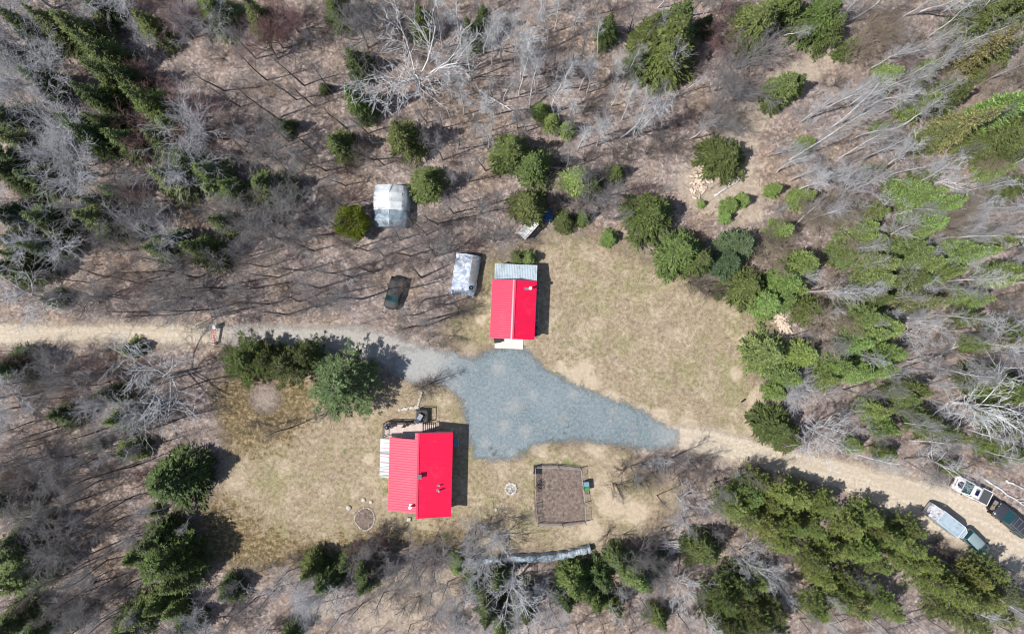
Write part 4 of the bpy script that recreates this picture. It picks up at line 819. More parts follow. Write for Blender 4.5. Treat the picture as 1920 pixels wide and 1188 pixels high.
t = thing('tree_stump', 'round yellowish stump among bare trees left of the black SUV', 'stump', (*G(537, 540), 0)); MB().tube([(0, 0, 0), (0, 0, 0.2), (0, 0, 0.32)], [0.34, 0.28, 0.26], 14).build('wood', simple('stump_wood', (0.46, 0.36, 0.2), 0.9), t); MB().tube([(0, 0, 0.321), (0, 0, 0.33)], 0.22, 14).build('cut_face', simple('cut_wood', (0.55, 0.43, 0.26), 0.9, 0.25, 8), t)

# ------------------------------------------------------------------ trees
def tubes_np(segs, n):
    A = np.array(segs, float); p0, p1, r0, r1 = A[:, :3], A[:, 3:6], A[:, 6], A[:, 7]
    d = p1 - p0; d /= np.linalg.norm(d, axis=1)[:, None] + 1e-9
    ref = np.where(np.abs(d[:, 2:3]) < 0.9, np.array([[0, 0, 1.0]]), np.array([[1.0, 0, 0]]))
    a = np.cross(d, ref); a /= np.linalg.norm(a, axis=1)[:, None] + 1e-9; b = np.cross(d, a)
    m = len(A); V = np.zeros((m, 2 * n, 3))
    for k in range(n):
        c, s_ = math.cos(2 * math.pi * k / n), math.sin(2 * math.pi * k / n); u = a * c + b * s_
        V[:, k] = p0 + u * r0[:, None]; V[:, n + k] = p1 + u * r1[:, None]
    base = np.arange(m)[:, None] * 2 * n; Fs = []
    for k in range(n): Fs.append(np.concatenate([base + k, base + (k + 1) % n, base + n + (k + 1) % n, base + n + k], 1))
    return V.reshape(-1, 3), np.concatenate(Fs)
def grow(out, r, p, d, L, rad, lev, maxlev, spec):
    """recursive branch; out[level] gets segments"""
    n = spec['steps'][lev]; q = p.copy(); dd = d.copy(); pts = [(q.copy(), dd.copy())]
    tipr = rad * spec.get('taper', 0.35)
    for i in range(n):
        dd = dd + r.randn(3) * spec['wig'][lev] + np.array([0, 0, spec['up'][lev]]); dd /= np.linalg.norm(dd)
        q2 = q + dd * L / n; ra, rb = rad + (tipr - rad) * i / n, rad + (tipr - rad) * (i + 1) / n
        out[lev].append((*q, *q2, ra, rb)); q = q2; pts.append((q.copy(), dd.copy()))
    if lev == maxlev: return
    nc = spec['kids'][lev]; nc = int(nc * r.uniform(0.8, 1.25) + 0.5)
    for k in range(nc):
        t_ = spec['from'][lev] + (1 - spec['from'][lev]) * (k + r.rand() * 0.9) / nc; i = min(int(t_ * n), n - 1); f = t_ * n - i
        bp = pts[i][0] * (1 - f) + pts[i + 1][0] * f; bd = pts[i + 1][1]
        ax = np.cross(bd, r.randn(3)); ax /= np.linalg.norm(ax) + 1e-9; ang = spec['ang'][lev] * r.uniform(0.65, 1.3)
        nd = bd * math.cos(ang) + ax * math.sin(ang)
        cl = L * spec['len'][lev] * r.uniform(0.7, 1.2) * (1.15 - 0.55 * t_ if lev == 0 and spec.get('cone') else 1.0)
        cr = max(spec['minr'], (rad + (tipr - rad) * t_) * spec['thin'][lev])
        grow(out, r, bp, nd, cl, cr, lev + 1, maxlev, spec)
SPECS = {
 'spread': dict(h=4.2, rad=0.17, steps=[4, 4, 3, 2, 2], wig=[.06, .12, .16, .2, .2], up=[.05, .06, .05, .03, .02], kids=[7, 7, 6, 6], len=[1.0, .6, .52, .5], ang=[.62, .62, .7, .75], thin=[.55, .5, .5, .5], minr=.011, taper=.5, **{'from': [.45, .22, .15, .1]}),
 'slim': dict(h=10.5, rad=0.12, steps=[13, 5, 3, 2], wig=[.028, .09, .16, .2], up=[.05, .12, .06, .03], kids=[22, 7, 5], len=[.24, .45, .5], ang=[.75, .65, .7], thin=[.38, .45, .5], minr=.008, taper=.2, cone=1, **{'from': [.38, .15, .1]}),
 'birch': dict(h=11.0, rad=0.115, steps=[12, 5, 3, 2], wig=[.055, .1, .16, .2], up=[.04, .13, .04, .0], kids=[17, 7, 5], len=[.3, .48, .5], ang=[.5, .55, .6], thin=[.42, .5, .5], minr=.010, taper=.3, cone=1, **{'from': [.42, .2, .15]}),
 'big': dict(h=5.5, rad=0.28, steps=[4, 5, 4, 3, 2], wig=[.05, .13, .2, .22, .2], up=[.04, .07, .04, .02, .0], kids=[8, 6, 5, 3], len=[1.3, .52, .5, .45], ang=[.68, .65, .7, .7], thin=[.5, .52, .5, .5], minr=.022, taper=.5, **{'from': [.35, .25, .2, .1]}),
 'shrub': dict(h=0.35, rad=0.05, steps=[1, 4, 3, 2], wig=[.1, .12, .18, .2], up=[0, .05, .03, .02], kids=[13, 7, 5], len=[7.0, .42, .45], ang=[.6, .5, .6], thin=[.7, .45, .5], minr=.0075, taper=.6, **{'from': [.2, .25, .2]}),
}
def bare_mesh(kind, seed):
    sp = SPECS[kind]; r = np.random.RandomState(seed); ml = len(sp['steps']) - 1; out = [[] for _ in range(ml + 1)]
    grow(out, r, np.array([0, 0, -0.15]), np.array([r.randn() * .05, r.randn() * .05, 1.0]), sp['h'], sp['rad'], 0, ml, sp)
    cut = 1 if kind in ('slim', 'birch') else 2
    tv = []; tf = []; b = 0
    for l in range(cut):
        V, F = tubes_np(out[l], 7 if l == 0 else 5); tv.append(V); tf.append(F + b); b += len(V)
    mt = mesh_np(kind + '_trunk', np.concatenate(tv), [(np.concatenate(tf), 0)], True)
    tv = []; tf = []; b = 0
    for l in range(cut, ml + 1):
        V, F = tubes_np(out[l], 4 if l < ml else 3); tv.append(V); tf.append(F + b); b += len(V)
    Vc = np.concatenate(tv); mc = mesh_np(kind + '_crown', Vc, [(np.concatenate(tf), 0)])
    mt.materials.append(M_BIRCH if kind in ('birch', 'big') else M_BARK); mc.materials.append(M_TWIG)
    return mt, mc, float(Vc[:, 2].max()), float(np.percentile(np.hypot(Vc[:, 0], Vc[:, 1]), 92))
NV = {'spread': 6, 'slim': 6, 'birch': 6, 'big': 4, 'shrub': 5}
BARE = {k: [bare_mesh(k, 100 + i * 7 + len(k)) for i in range(n)] for k, n in NV.items()}

def frond_mesh(P, D, Lg, Wd, r, roll=0.5):
    """kite-shaped sprays: P (n,3) bases, D (n,3) directions"""
    n = len(P); D = D / (np.linalg.norm(D, axis=1)[:, None] + 1e-9)
    up = np.array([0, 0, 1.0]) + r.randn(n, 3) * roll; sd = np.cross(D, up); sd /= np.linalg.norm(sd, axis=1)[:, None] + 1e-9
    nn = np.cross(sd, D)
    V = np.stack([P, P + D * Lg[:, None] * .45 + sd * Wd[:, None] * .5 - nn * Wd[:, None] * .18, P + D * Lg[:, None], P + D * Lg[:, None] * .45 - sd * Wd[:, None] * .5 - nn * Wd[:, None] * .18], 1)
    b = np.arange(n)[:, None] * 4
    F = np.concatenate([np.concatenate([b, b + 1, b + 2], 1), np.concatenate([b, b + 2, b + 3], 1)])
    return V.reshape(-1, 3), F
def conifer_mesh(kind, seed):
    """unit: about 10 m tall, crown radius about 2 m"""
    r = np.random.RandomState(seed); Ps, Ds, Ls, Ws = [], [], [], []; segs = [(0, 0, -0.2, 0, 0, 9.6, 0.14, 0.02)]
    if kind in ('spruce', 'fir'):
        h = 10.0; z = 0.9 if kind == 'spruce' else 0.5; lop = r.rand(3) * 6.28
        while z < h - 0.15:
            t_ = (z - 0.5) / (h - 0.5); nb = int(9 - 4 * t_) if kind == 'spruce' else int(11 - 5 * t_)
            prof = (1 - t_) ** (1.0 if kind == 'spruce' else 0.85)
            for k in range(nb):
                a = r.rand() * 6.283; L = 2.15 * prof * r.uniform(0.65, 1.12) * (1 + 0.13 * math.sin(2 * a + lop[0] + z * .6) + 0.1 * math.sin(3 * a + lop[1] + z * 1.3)) + 0.12
                dz = (0.35 * t_ - 0.22) if kind == 'spruce' else (0.1 + 0.35 * t_); d = np.array([math.cos(a), math.sin(a), dz]); sdv = np.array([-math.sin(a), math.cos(a), 0])
                segs.append((0, 0, z, *(d * L * 0.9 + np.array([0, 0, z])), 0.022, 0.008))
                nst = max(2, int(L / 0.17)); lobes = r.uniform(0.7, 1.3)
                for j in range(nst):
                    u = (j + r.rand()) / nst; u = u ** 0.75; bp = np.array([0, 0, z]) + d * L * u; bp[2] += (-0.10 * u * u * L if kind == 'spruce' else 0.05 * u * L) + r.randn() * 0.05
                    sw = (1 - u) * 0.8 + 0.35
                    for s_ in (-1, 1):
                        Ps.append(bp); Ds.append(d * 0.9 + sdv * s_ * r.uniform(0.3, 1.1) + np.array([0, 0, r.uniform(-.3, .3)])); Ls.append(r.uniform(0.28, 0.5) * min(1.15, 0.35 + L * 0.55)); Ws.append(r.uniform(0.10, 0.18))
            z += 0.2 + 0.06 * r.rand()
        for k in range(8): Ps.append(np.array([0, 0, h - 0.45 + 0.08 * k])); Ds.append(np.array([r.randn() * .35, r.randn() * .35, 1])); Ls.append(0.3); Ws.append(0.07)
    elif kind == 'pine':
        segs[0] = (0, 0, -0.2, 0.05, 0.03, 9.6, 0.17, 0.03); z = 1.3
        while z < 9.7:
            t_ = (z - 1.0) / 9.0; nb = r.randint(5, 8); a0 = r.rand() * 6.283
            for k in range(nb):
                a = a0 + k * 6.283 / nb + r.randn() * 0.18; L = 2.45 * (1 - t_) ** 0.72 * r.uniform(0.6, 1.12) + 0.15; d = np.array([math.cos(a), math.sin(a), 0.18 + 0.45 * t_]); sd_ = np.array([-math.sin(a), math.cos(a), 0]); tip = np.array([0, 0, z]) + d * L
                segs.append((0, 0, z, *tip, 0.035, 0.01))
                for m_ in range(max(3, int(6.5 * L))):
                    u = r.uniform(0.25, 1.0); c = np.array([0, 0, z]) + d * L * u + sd_ * r.uniform(-1, 1) * 0.42 * L * (1.08 - u) + np.array([0, 0, r.randn() * .07])
                    nn = 11; dirs = r.randn(nn, 3) * 0.7; dirs[:, 2] = np.abs(dirs[:, 2]) * 0.6 + 0.1; dirs += d * 0.9
                    for q in dirs: Ps.append(c + r.randn(3) * 0.05); Ds.append(q); Ls.append(r.uniform(0.16, 0.32)); Ws.append(r.uniform(0.04, 0.075))
            z += 0.5 * r.uniform(0.75, 1.25)
    elif kind == 'cedar':
        for k in range(7500):
            u = r.randn(3); u /= np.linalg.norm(u); rad = r.uniform(0.78, 1.0) * (1 + 0.1 * math.sin(5 * math.atan2(u[1], u[0]) + 3 * u[2]) + 0.06 * math.sin(11 * u[0] + 9 * u[1])); zz = u[2]
            p = np.array([u[0] * 1.95 * rad, u[1] * 1.95 * rad, 4.6 + zz * 4.3 * rad]); Ps.append(p); Ds.append(np.array([u[0] * 0.7, u[1] * 0.7, 0.9 + 0.3 * zz]) + r.randn(3) * 0.3); Ls.append(r.uniform(0.22, 0.45)); Ws.append(r.uniform(0.08, 0.15))
        segs[0] = (0, 0, -0.2, 0, 0, 8.0, 0.16, 0.03)
        for k in range(40): a = r.rand() * 6.28; z = r.uniform(0.8, 7.5); segs.append((0, 0, z, 1.2 * math.cos(a), 1.2 * math.sin(a), z + 0.9, 0.03, 0.01))
    V, F = frond_mesh(np.array(Ps), np.array(Ds), np.array(Ls), np.array(Ws), r, 0.45)
    mc = mesh_np(kind + '_crown', V, [(F, 0)]); mc.materials.append(M_PINE if kind == 'pine' else M_NEEDLE)
    V, F = tubes_np(segs[:1], 7); V2, F2 = tubes_np(segs[1:], 4) if len(segs) > 1 else (np.zeros((0, 3)), np.zeros((0, 4), int))
    mt = mesh_np(kind + '_trunk', np.concatenate([V, V2]), [(np.concatenate([F, F2 + len(V)]), 0)], True); mt.materials.append(M_BARK)
    return mt, mc
CON = {k: [conifer_mesh(k, 40 + i) for i in range(n)] for k, n in (('spruce', 5), ('fir', 5), ('pine', 4), ('cedar', 2))}
TREES = []        # for the labels: (object, look words, kind words, apparent px, group)
rt = random.Random(5)
def place_tree(name, cat, meshes, x, y, sxy, sz, ctrunk, ccrown, look, group, app):
    t = thing(name, None, cat, (x, y, 0), rt.random() * 6.283); t.scale = (sxy, sxy, sz); t.rotation_euler.x = rt.gauss(0, .025); t.rotation_euler.y = rt.gauss(0, .025)
    a = bpy.data.objects.new('trunk', meshes[0]); b = bpy.data.objects.new('crown', meshes[1])
    for o, c in ((a, ctrunk), (b, ccrown)): col.objects.link(o); o.parent = t; o.color = (*c, 1)
    TREES.append((t, look, app, group)); return t
KC = {  # crown colour, species mesh, words
 's': ((0.080, 0.112, 0.036), 'spruce', 'dark green spruce'), 'g': ((0.115, 0.150, 0.044), 'spruce', 'green spruce'), 'f': ((0.20, 0.27, 0.085), 'fir', 'bright green fir'),
 'y': ((0.20, 0.205, 0.085), 'spruce', 'yellowish green spruce'), 'p': ((0.21, 0.26, 0.075), 'pine', 'olive green pine'), 'w': ((0.125, 0.18, 0.07), 'pine', 'blue green pine'),
 'c': ((0.20, 0.215, 0.028), 'cedar', 'yellow green cedar'), 'b': ((0.105, 0.165, 0.075), 'fir', 'blue green fir'), 'd': ((0.105, 0.135, 0.040), 'pine', 'dark green pine')}
def conifer(px, py, h, r_, k):
    c, sp, words = KC[k]; x, y = G(px, py, 0.42 * h); far = math.hypot(px - 960, py - 594) > 480; h = h * (0.88 if (far and px < 520 and py < 560) else (0.84 if k == 'p' else 1.0)); r_ *= (0.80 if k in 'fyp' else (1.08 if px < 520 else 0.9)) if far else 0.97; h = h * 1.1 if k in 'fy' else h; v = rt.uniform(0.82, 1.2); c = tuple(q * v * rt.uniform(0.93, 1.07) for q in c)
    size = 'tall' if h >= 10.5 else ('low' if h <= 5 else ('broad' if r_ >= 2.5 else 'medium'))
    place_tree({'spruce': 'spruce_tree', 'fir': 'fir_tree', 'pine': 'pine_tree', 'cedar': 'cedar_tree'}[sp], 'tree', rt.choice(CON[sp]), x, y, r_ / 2.0 * 1.06, h / 10.0, (0.16, 0.13, 0.11), c, size + ' ' + words, 'conifers in the woods', (px, py))
CONIFERS = '''50 58 11 1.7 s;103 50 12 1.8 s;150 55 12 2.2 g;190 95 12 2 g;180 5 10 1.7 s;285 50 9 1.7 g;400 18 9 2 g;480 28 10 1.6 g;8 95 9 1.5 s;198 142 12 1.6 g;180 180 11 1.6 s;280 190 13 2.0 g;
318 238 10 1.8 g;237 145 10 1.5 s;170 255 11 1.9 s;195 230 10 1.5 s;235 262 11 1.8 s;305 265 10 1.9 s;20 230 11 2 s;10 212 10 1.8 s;45 268 11 2 s;25 292 10 2 s;355 292 9 1.6 g;80 155 10 1.6 s;155 230 10 1.5 s;
15 318 10 1.9 s;70 328 9 2 s;45 348 8 1.5 s;212 360 7 1.3 f;190 412 12 2.2 g;176 376 9 1.3 s;325 335 11 2.0 g;357 312 9 2 s;392 326 10 2 g;435 353 10 1.6 g;500 352 9 2.4 s;420 415 10 1.5 s;320 450 10 1.4 s;300 466 10 1.5 s;378 470 11 1.9 g;
85 408 10 2.1 s;78 462 10 1.5 s;28 450 9 1.7 s;20 505 9 1.8 s;58 507 8 1.5 s;42 478 9 1.6 s;110 430 9 1.5 s;12 400 9 1.6 s;100 560 4 1.2 s;
632 15 9 2.2 s;670 116 8 1.9 s;670 187 11 1.9 g;756 257 11 2.3 g;637 269 8 1.9 s;533 235 5 1.2 s;905 40 8 1.5 s;885 66 8 1.5 s;957 282 10 2.4 g;607 165 3 .8 g;792 40 8 1.8 g;
1140 55 8 1.5 g;1254 78 12 4.0 g;1240 112 9 3.1 g;1266 50 12 3.0 g;1222 62 9 2.2 g;1420 40 10 3 g;1357 291 6.5 3.1 g;1193 118 7 1.5 g;1013 207 4 1.0 f;1033 228 4 1.1 f;1066 240 4 1 f;1323 48 5 1.3 s;1003 307 9 2.3 g;
992 384 9 2.3 g;1085 338 5 1.9 f;1110 350 5 1.5 s;1157 325 5 1.2 g;1060 415 4 1.4 g;1093 408 3.5 1 g;1142 445 2.5 1 f;1218 405 8 3.1 g;1274 472 8 2.9 g;1308 486 7 2.1 g;1386 458 8 2.0 b;1364 494 7 1.8 b;1403 538 6 2.8 g;1438 566 6 1.8 f;1436 586 4 1 f;1367 386 3.5 1 f;1391 376 3.5 1.1 f;1316 382 1.5 .5 f;1362 408 2.5 .7 f;972 486 3 1 g;990 484 3 1 f;1347 552 2 .7 g;
1475 10 9 2.2 g;1536 34 9 3.1 g;1556 58 8 2 g;1857 25 10 2.9 g;1828 46 10 2.4 g;1903 15 10 2.4 g;1846 94 12 2.2 y;1866 108 8 2 g;1665 143 5 1.8 f;1730 133 5 1.9 f;1780 176 11 2.2 g;1718 200 8 1.8 f;1790 236 13 2.5 y;1745 263 8 1.8 y;1870 215 11 2.4 f;1902 226 11 2.4 g;1858 266 10 2.3 g;1897 266 10 2.4 g;1465 166 7 2.2 f;1488 160 7 1.7 g;1450 196 4 1.2 g;1510 270 4 1.2 f;1650 238 3.5 1 f;1590 90 5 1.3 g;1880 300 9 2 g;
1452 355 4 1 f;1500 372 6 1.5 f;1460 436 6 1.8 f;1690 360 8 2.2 f;1716 372 9 2.1 f;1748 394 10 2.0 f;1728 418 8 2.2 f;1706 436 7 1.8 f;1680 434 8 1.5 y;1607 430 7 2 f;1632 402 7 1.8 f;1622 450 7 1.8 f;1580 476 6 1.8 f;1500 496 7 2.4 f;1470 526 7 2.2 f;1462 562 6 2.1 f;1484 546 6 1.7 f;1640 500 8 2.2 f;1634 530 8 2.1 f;1630 556 8 2.4 g;1700 474 8 2.7 f;1724 496 8 2.1 f;1704 522 8 2.5 g;1722 560 9 2.4 y;1752 516 8 1.9 f;1786 480 9 2.3 f;1820 470 8 1.9 f;1852 455 8 1.9 f;1876 515 8 2 f;1906 345 9 2.2 g;1826 560 6 1.5 f;1790 552 6 1.4 f;1860 320 6 1.7 f;1632 320 5 1.4 y;1732 335 6 1.5 g;1520 580 6 2 g;1606 590 8 2.4 f;1632 600 7 2 f;1816 592 6 1.5 g;
1434 664 6 2.5 f;1503 663 6 2.2 f;1476 708 6 1.9 f;1546 710 6 1.6 f;1455 735 5 1.4 f;1620 622 8 2.2 f;1652 612 8 2.4 f;1600 645 7 1.8 f;1570 690 7 2.2 f;1608 692 7 1.9 f;1642 690 7 1.9 f;1662 664 7 1.8 f;1826 645 5 1.3 f;1890 620 8 1.8 g;1868 642 7 1.7 y;1870 720 9 2.5 g;1902 736 9 2.5 g;1840 710 8 1.8 g;1690 746 7 2 g;1712 728 7 1.8 g;1722 780 6 1.7 g;1456 800 7 2.7 g;1482 822 6 1.9 g;1635 768 6 1.7 f;1656 800 5 1.5 f;1755 800 7 1.8 g;1781 815 7 1.8 y;1600 836 4 1.3 f;1665 850 4 1.5 g;1783 877 3.5 1.3 f;1890 800 8 2.2 g;1860 832 6 1.6 g;1900 850 7 1.8 g;
1462 925 8 2.3 p;1493 930 8 2.3 p;1538 946 8 2.3 p;1588 988 8 2.3 p;1622 964 8 2.1 p;1664 1000 8 2.2 p;1706 990 8 1.9 p;1850 1066 8 2 p;1822 1080 8 2 p;1640 1050 9 2 p;1602 1030 8 1.9 p;1482 985 8 2 p;1552 1034 8 1.9 p;1700 1052 8 1.9 p;1590 1088 8 1.9 p;1755 1075 8 1.9 p;1440 945 7 1.9 p;1520 985 8 1.8 p;1668 1140 8 1.9 p;1765 1140 8 2 p;1870 1150 8 2 p;1466 1010 9 2.2 p;1616 1026 9 2.1 p;1696 1020 9 2.1 p;1726 1046 9 2 p;1744 1086 10 2.3 p;1780 1106 10 2.3 p;1808 1118 10 2.2 p;1846 1116 10 2.2 p;1882 1106 10 2.2 p;1566 1116 9 2.1 p;1598 1126 9 2.1 p;1528 1136 8 2 p;1640 1116 9 1.9 p;1820 1166 9 2 p;1450 1176 9 2.2 p;1516 1050 9 1.9 p;1536 1076 9 1.8 p;1905 1140 9 2 p;1640 995 8 1.8 p;
1372 945 9 2.2 p;1402 930 9 2.3 p;1396 962 9 2.1 p;1430 976 9 2.4 p;1420 905 9 1.9 p;1320 1034 8 2.4 g;1078 1086 8 2.2 g;1096 1106 7 1.7 g;1158 1050 8 1.6 g;1190 1074 8 2.1 f;1208 1088 7 1.8 g;1240 1060 5 1.2 g;1130 1080 8 1.9 s;1155 1136 6 1.4 g;1235 1160 6 1.5 g;1350 1116 9 2.4 d;1386 1092 8 2 s;1402 1140 10 2.6 d;1370 1162 9 2.2 d;1432 1130 9 2.2 d;1336 1146 8 1.9 d;1428 1168 9 2.2 d;985 1130 8 2 s;932 1084 7 1.7 g;912 1122 7 1.8 g;1415 1085 7 1.9 p;1120 1126 6 1.5 g;1060 1120 7 1.8 s;
583 1062 7 1.8 g;612 1086 7 2 s;683 1056 8 1.8 s;690 1086 8 1.9 s;652 1050 6 1.5 s;855 1056 5 1.1 f;893 1092 7 1.7 g;916 1142 8 1.9 s;940 1172 7 1.7 g;543 1186 5 1.4 s;
322 903 9 3.1 s;352 892 8 2.2 s;318 1040 9 3.1 d;300 1012 8 2.2 s;330 1084 8 2 g;350 1050 8 2.2 d;288 960 2.5 .8 g;250 1046 4 1.2 g;40 1030 9 2.3 g;56 1060 9 2.3 g;30 1086 9 2.3 g;46 1006 9 2 s;10 932 9 2.4 s;20 1170 9 2.2 g;76 1180 9 2 g;260 1152 7 1.9 g;232 1178 7 1.9 g;296 1130 6 1.6 g;430 1106 5 1.5 s;350 1170 6 1.5 s;330 1142 6 1.4 g;
22 690 8 2 s;243 653 4 1.1 g;207 740 7 1.2 s;125 776 6 1.7 s;232 780 8 1.8 g;243 841 5 1.5 g;175 835 3.5 .8 g;465 674 7 2.5 d;503 672 7 2 d;543 686 7.5 2.5 d;574 668 7 2.0 d;645 716 9.5 3.9 w;660 418 5 2.0 c;801 341 8 2.2 g'''
for line in CONIFERS.replace('\n', '').split(';'):
    a, b, h_, r_, k_ = line.split(); conifer(float(a), float(b), float(h_), float(r_), k_)

BC = {'white': ((0.70, 0.70, 0.70), (0.66, 0.66, 0.67), 'whitish'), 'pale': ((0.58, 0.58, 0.59), (0.52, 0.515, 0.53), 'pale grey'), 'grey': ((0.22, 0.21, 0.205), (0.27, 0.255, 0.25), 'grey'),
      'brown': ((0.11, 0.095, 0.085), (0.21, 0.175, 0.155), 'dark brown'), 'red': ((0.18, 0.14, 0.13), (0.27, 0.165, 0.155), 'reddish'), 'tan': ((0.32, 0.27, 0.21), (0.34, 0.28, 0.21), 'straw coloured')}
KW = {'spread': ('spreading_tree', 'bare spreading tree'), 'slim': ('slim_tree', 'bare slim tree'), 'birch': ('birch_tree', 'bare birch'), 'big': ('broad_tree', 'bare broad tree'), 'shrub': ('leafless_shrub', 'leafless shrub')}
def bare(px, py, h, k, c, sp=1.0):
    mt, mc, mh, mr = rt.choice(BARE[k]); x, y = G(px, py); ct, cc, wd = BC[c]; s_ = h / mh; v = rt.uniform(0.85, 1.15)
    if k == 'birch': ct = (0.78, 0.77, 0.76); cc = (0.62, 0.61, 0.61) if c == 'white' else (0.46, 0.44, 0.44)
    lean = h * 0.6 / (H - h * 0.6)
    place_tree(KW[k][0], 'shrub' if k == 'shrub' else 'tree', (mt, mc), x, y, s_ * sp, s_, tuple(q * v for q in ct), tuple(q * v for q in cc), wd + ' ' + KW[k][1], 'bare trees in the woods' if k != 'shrub' else 'leafless shrubs', (960 + (px - 960) * (1 + lean), 594 + (py - 594) * (1 + lean)))
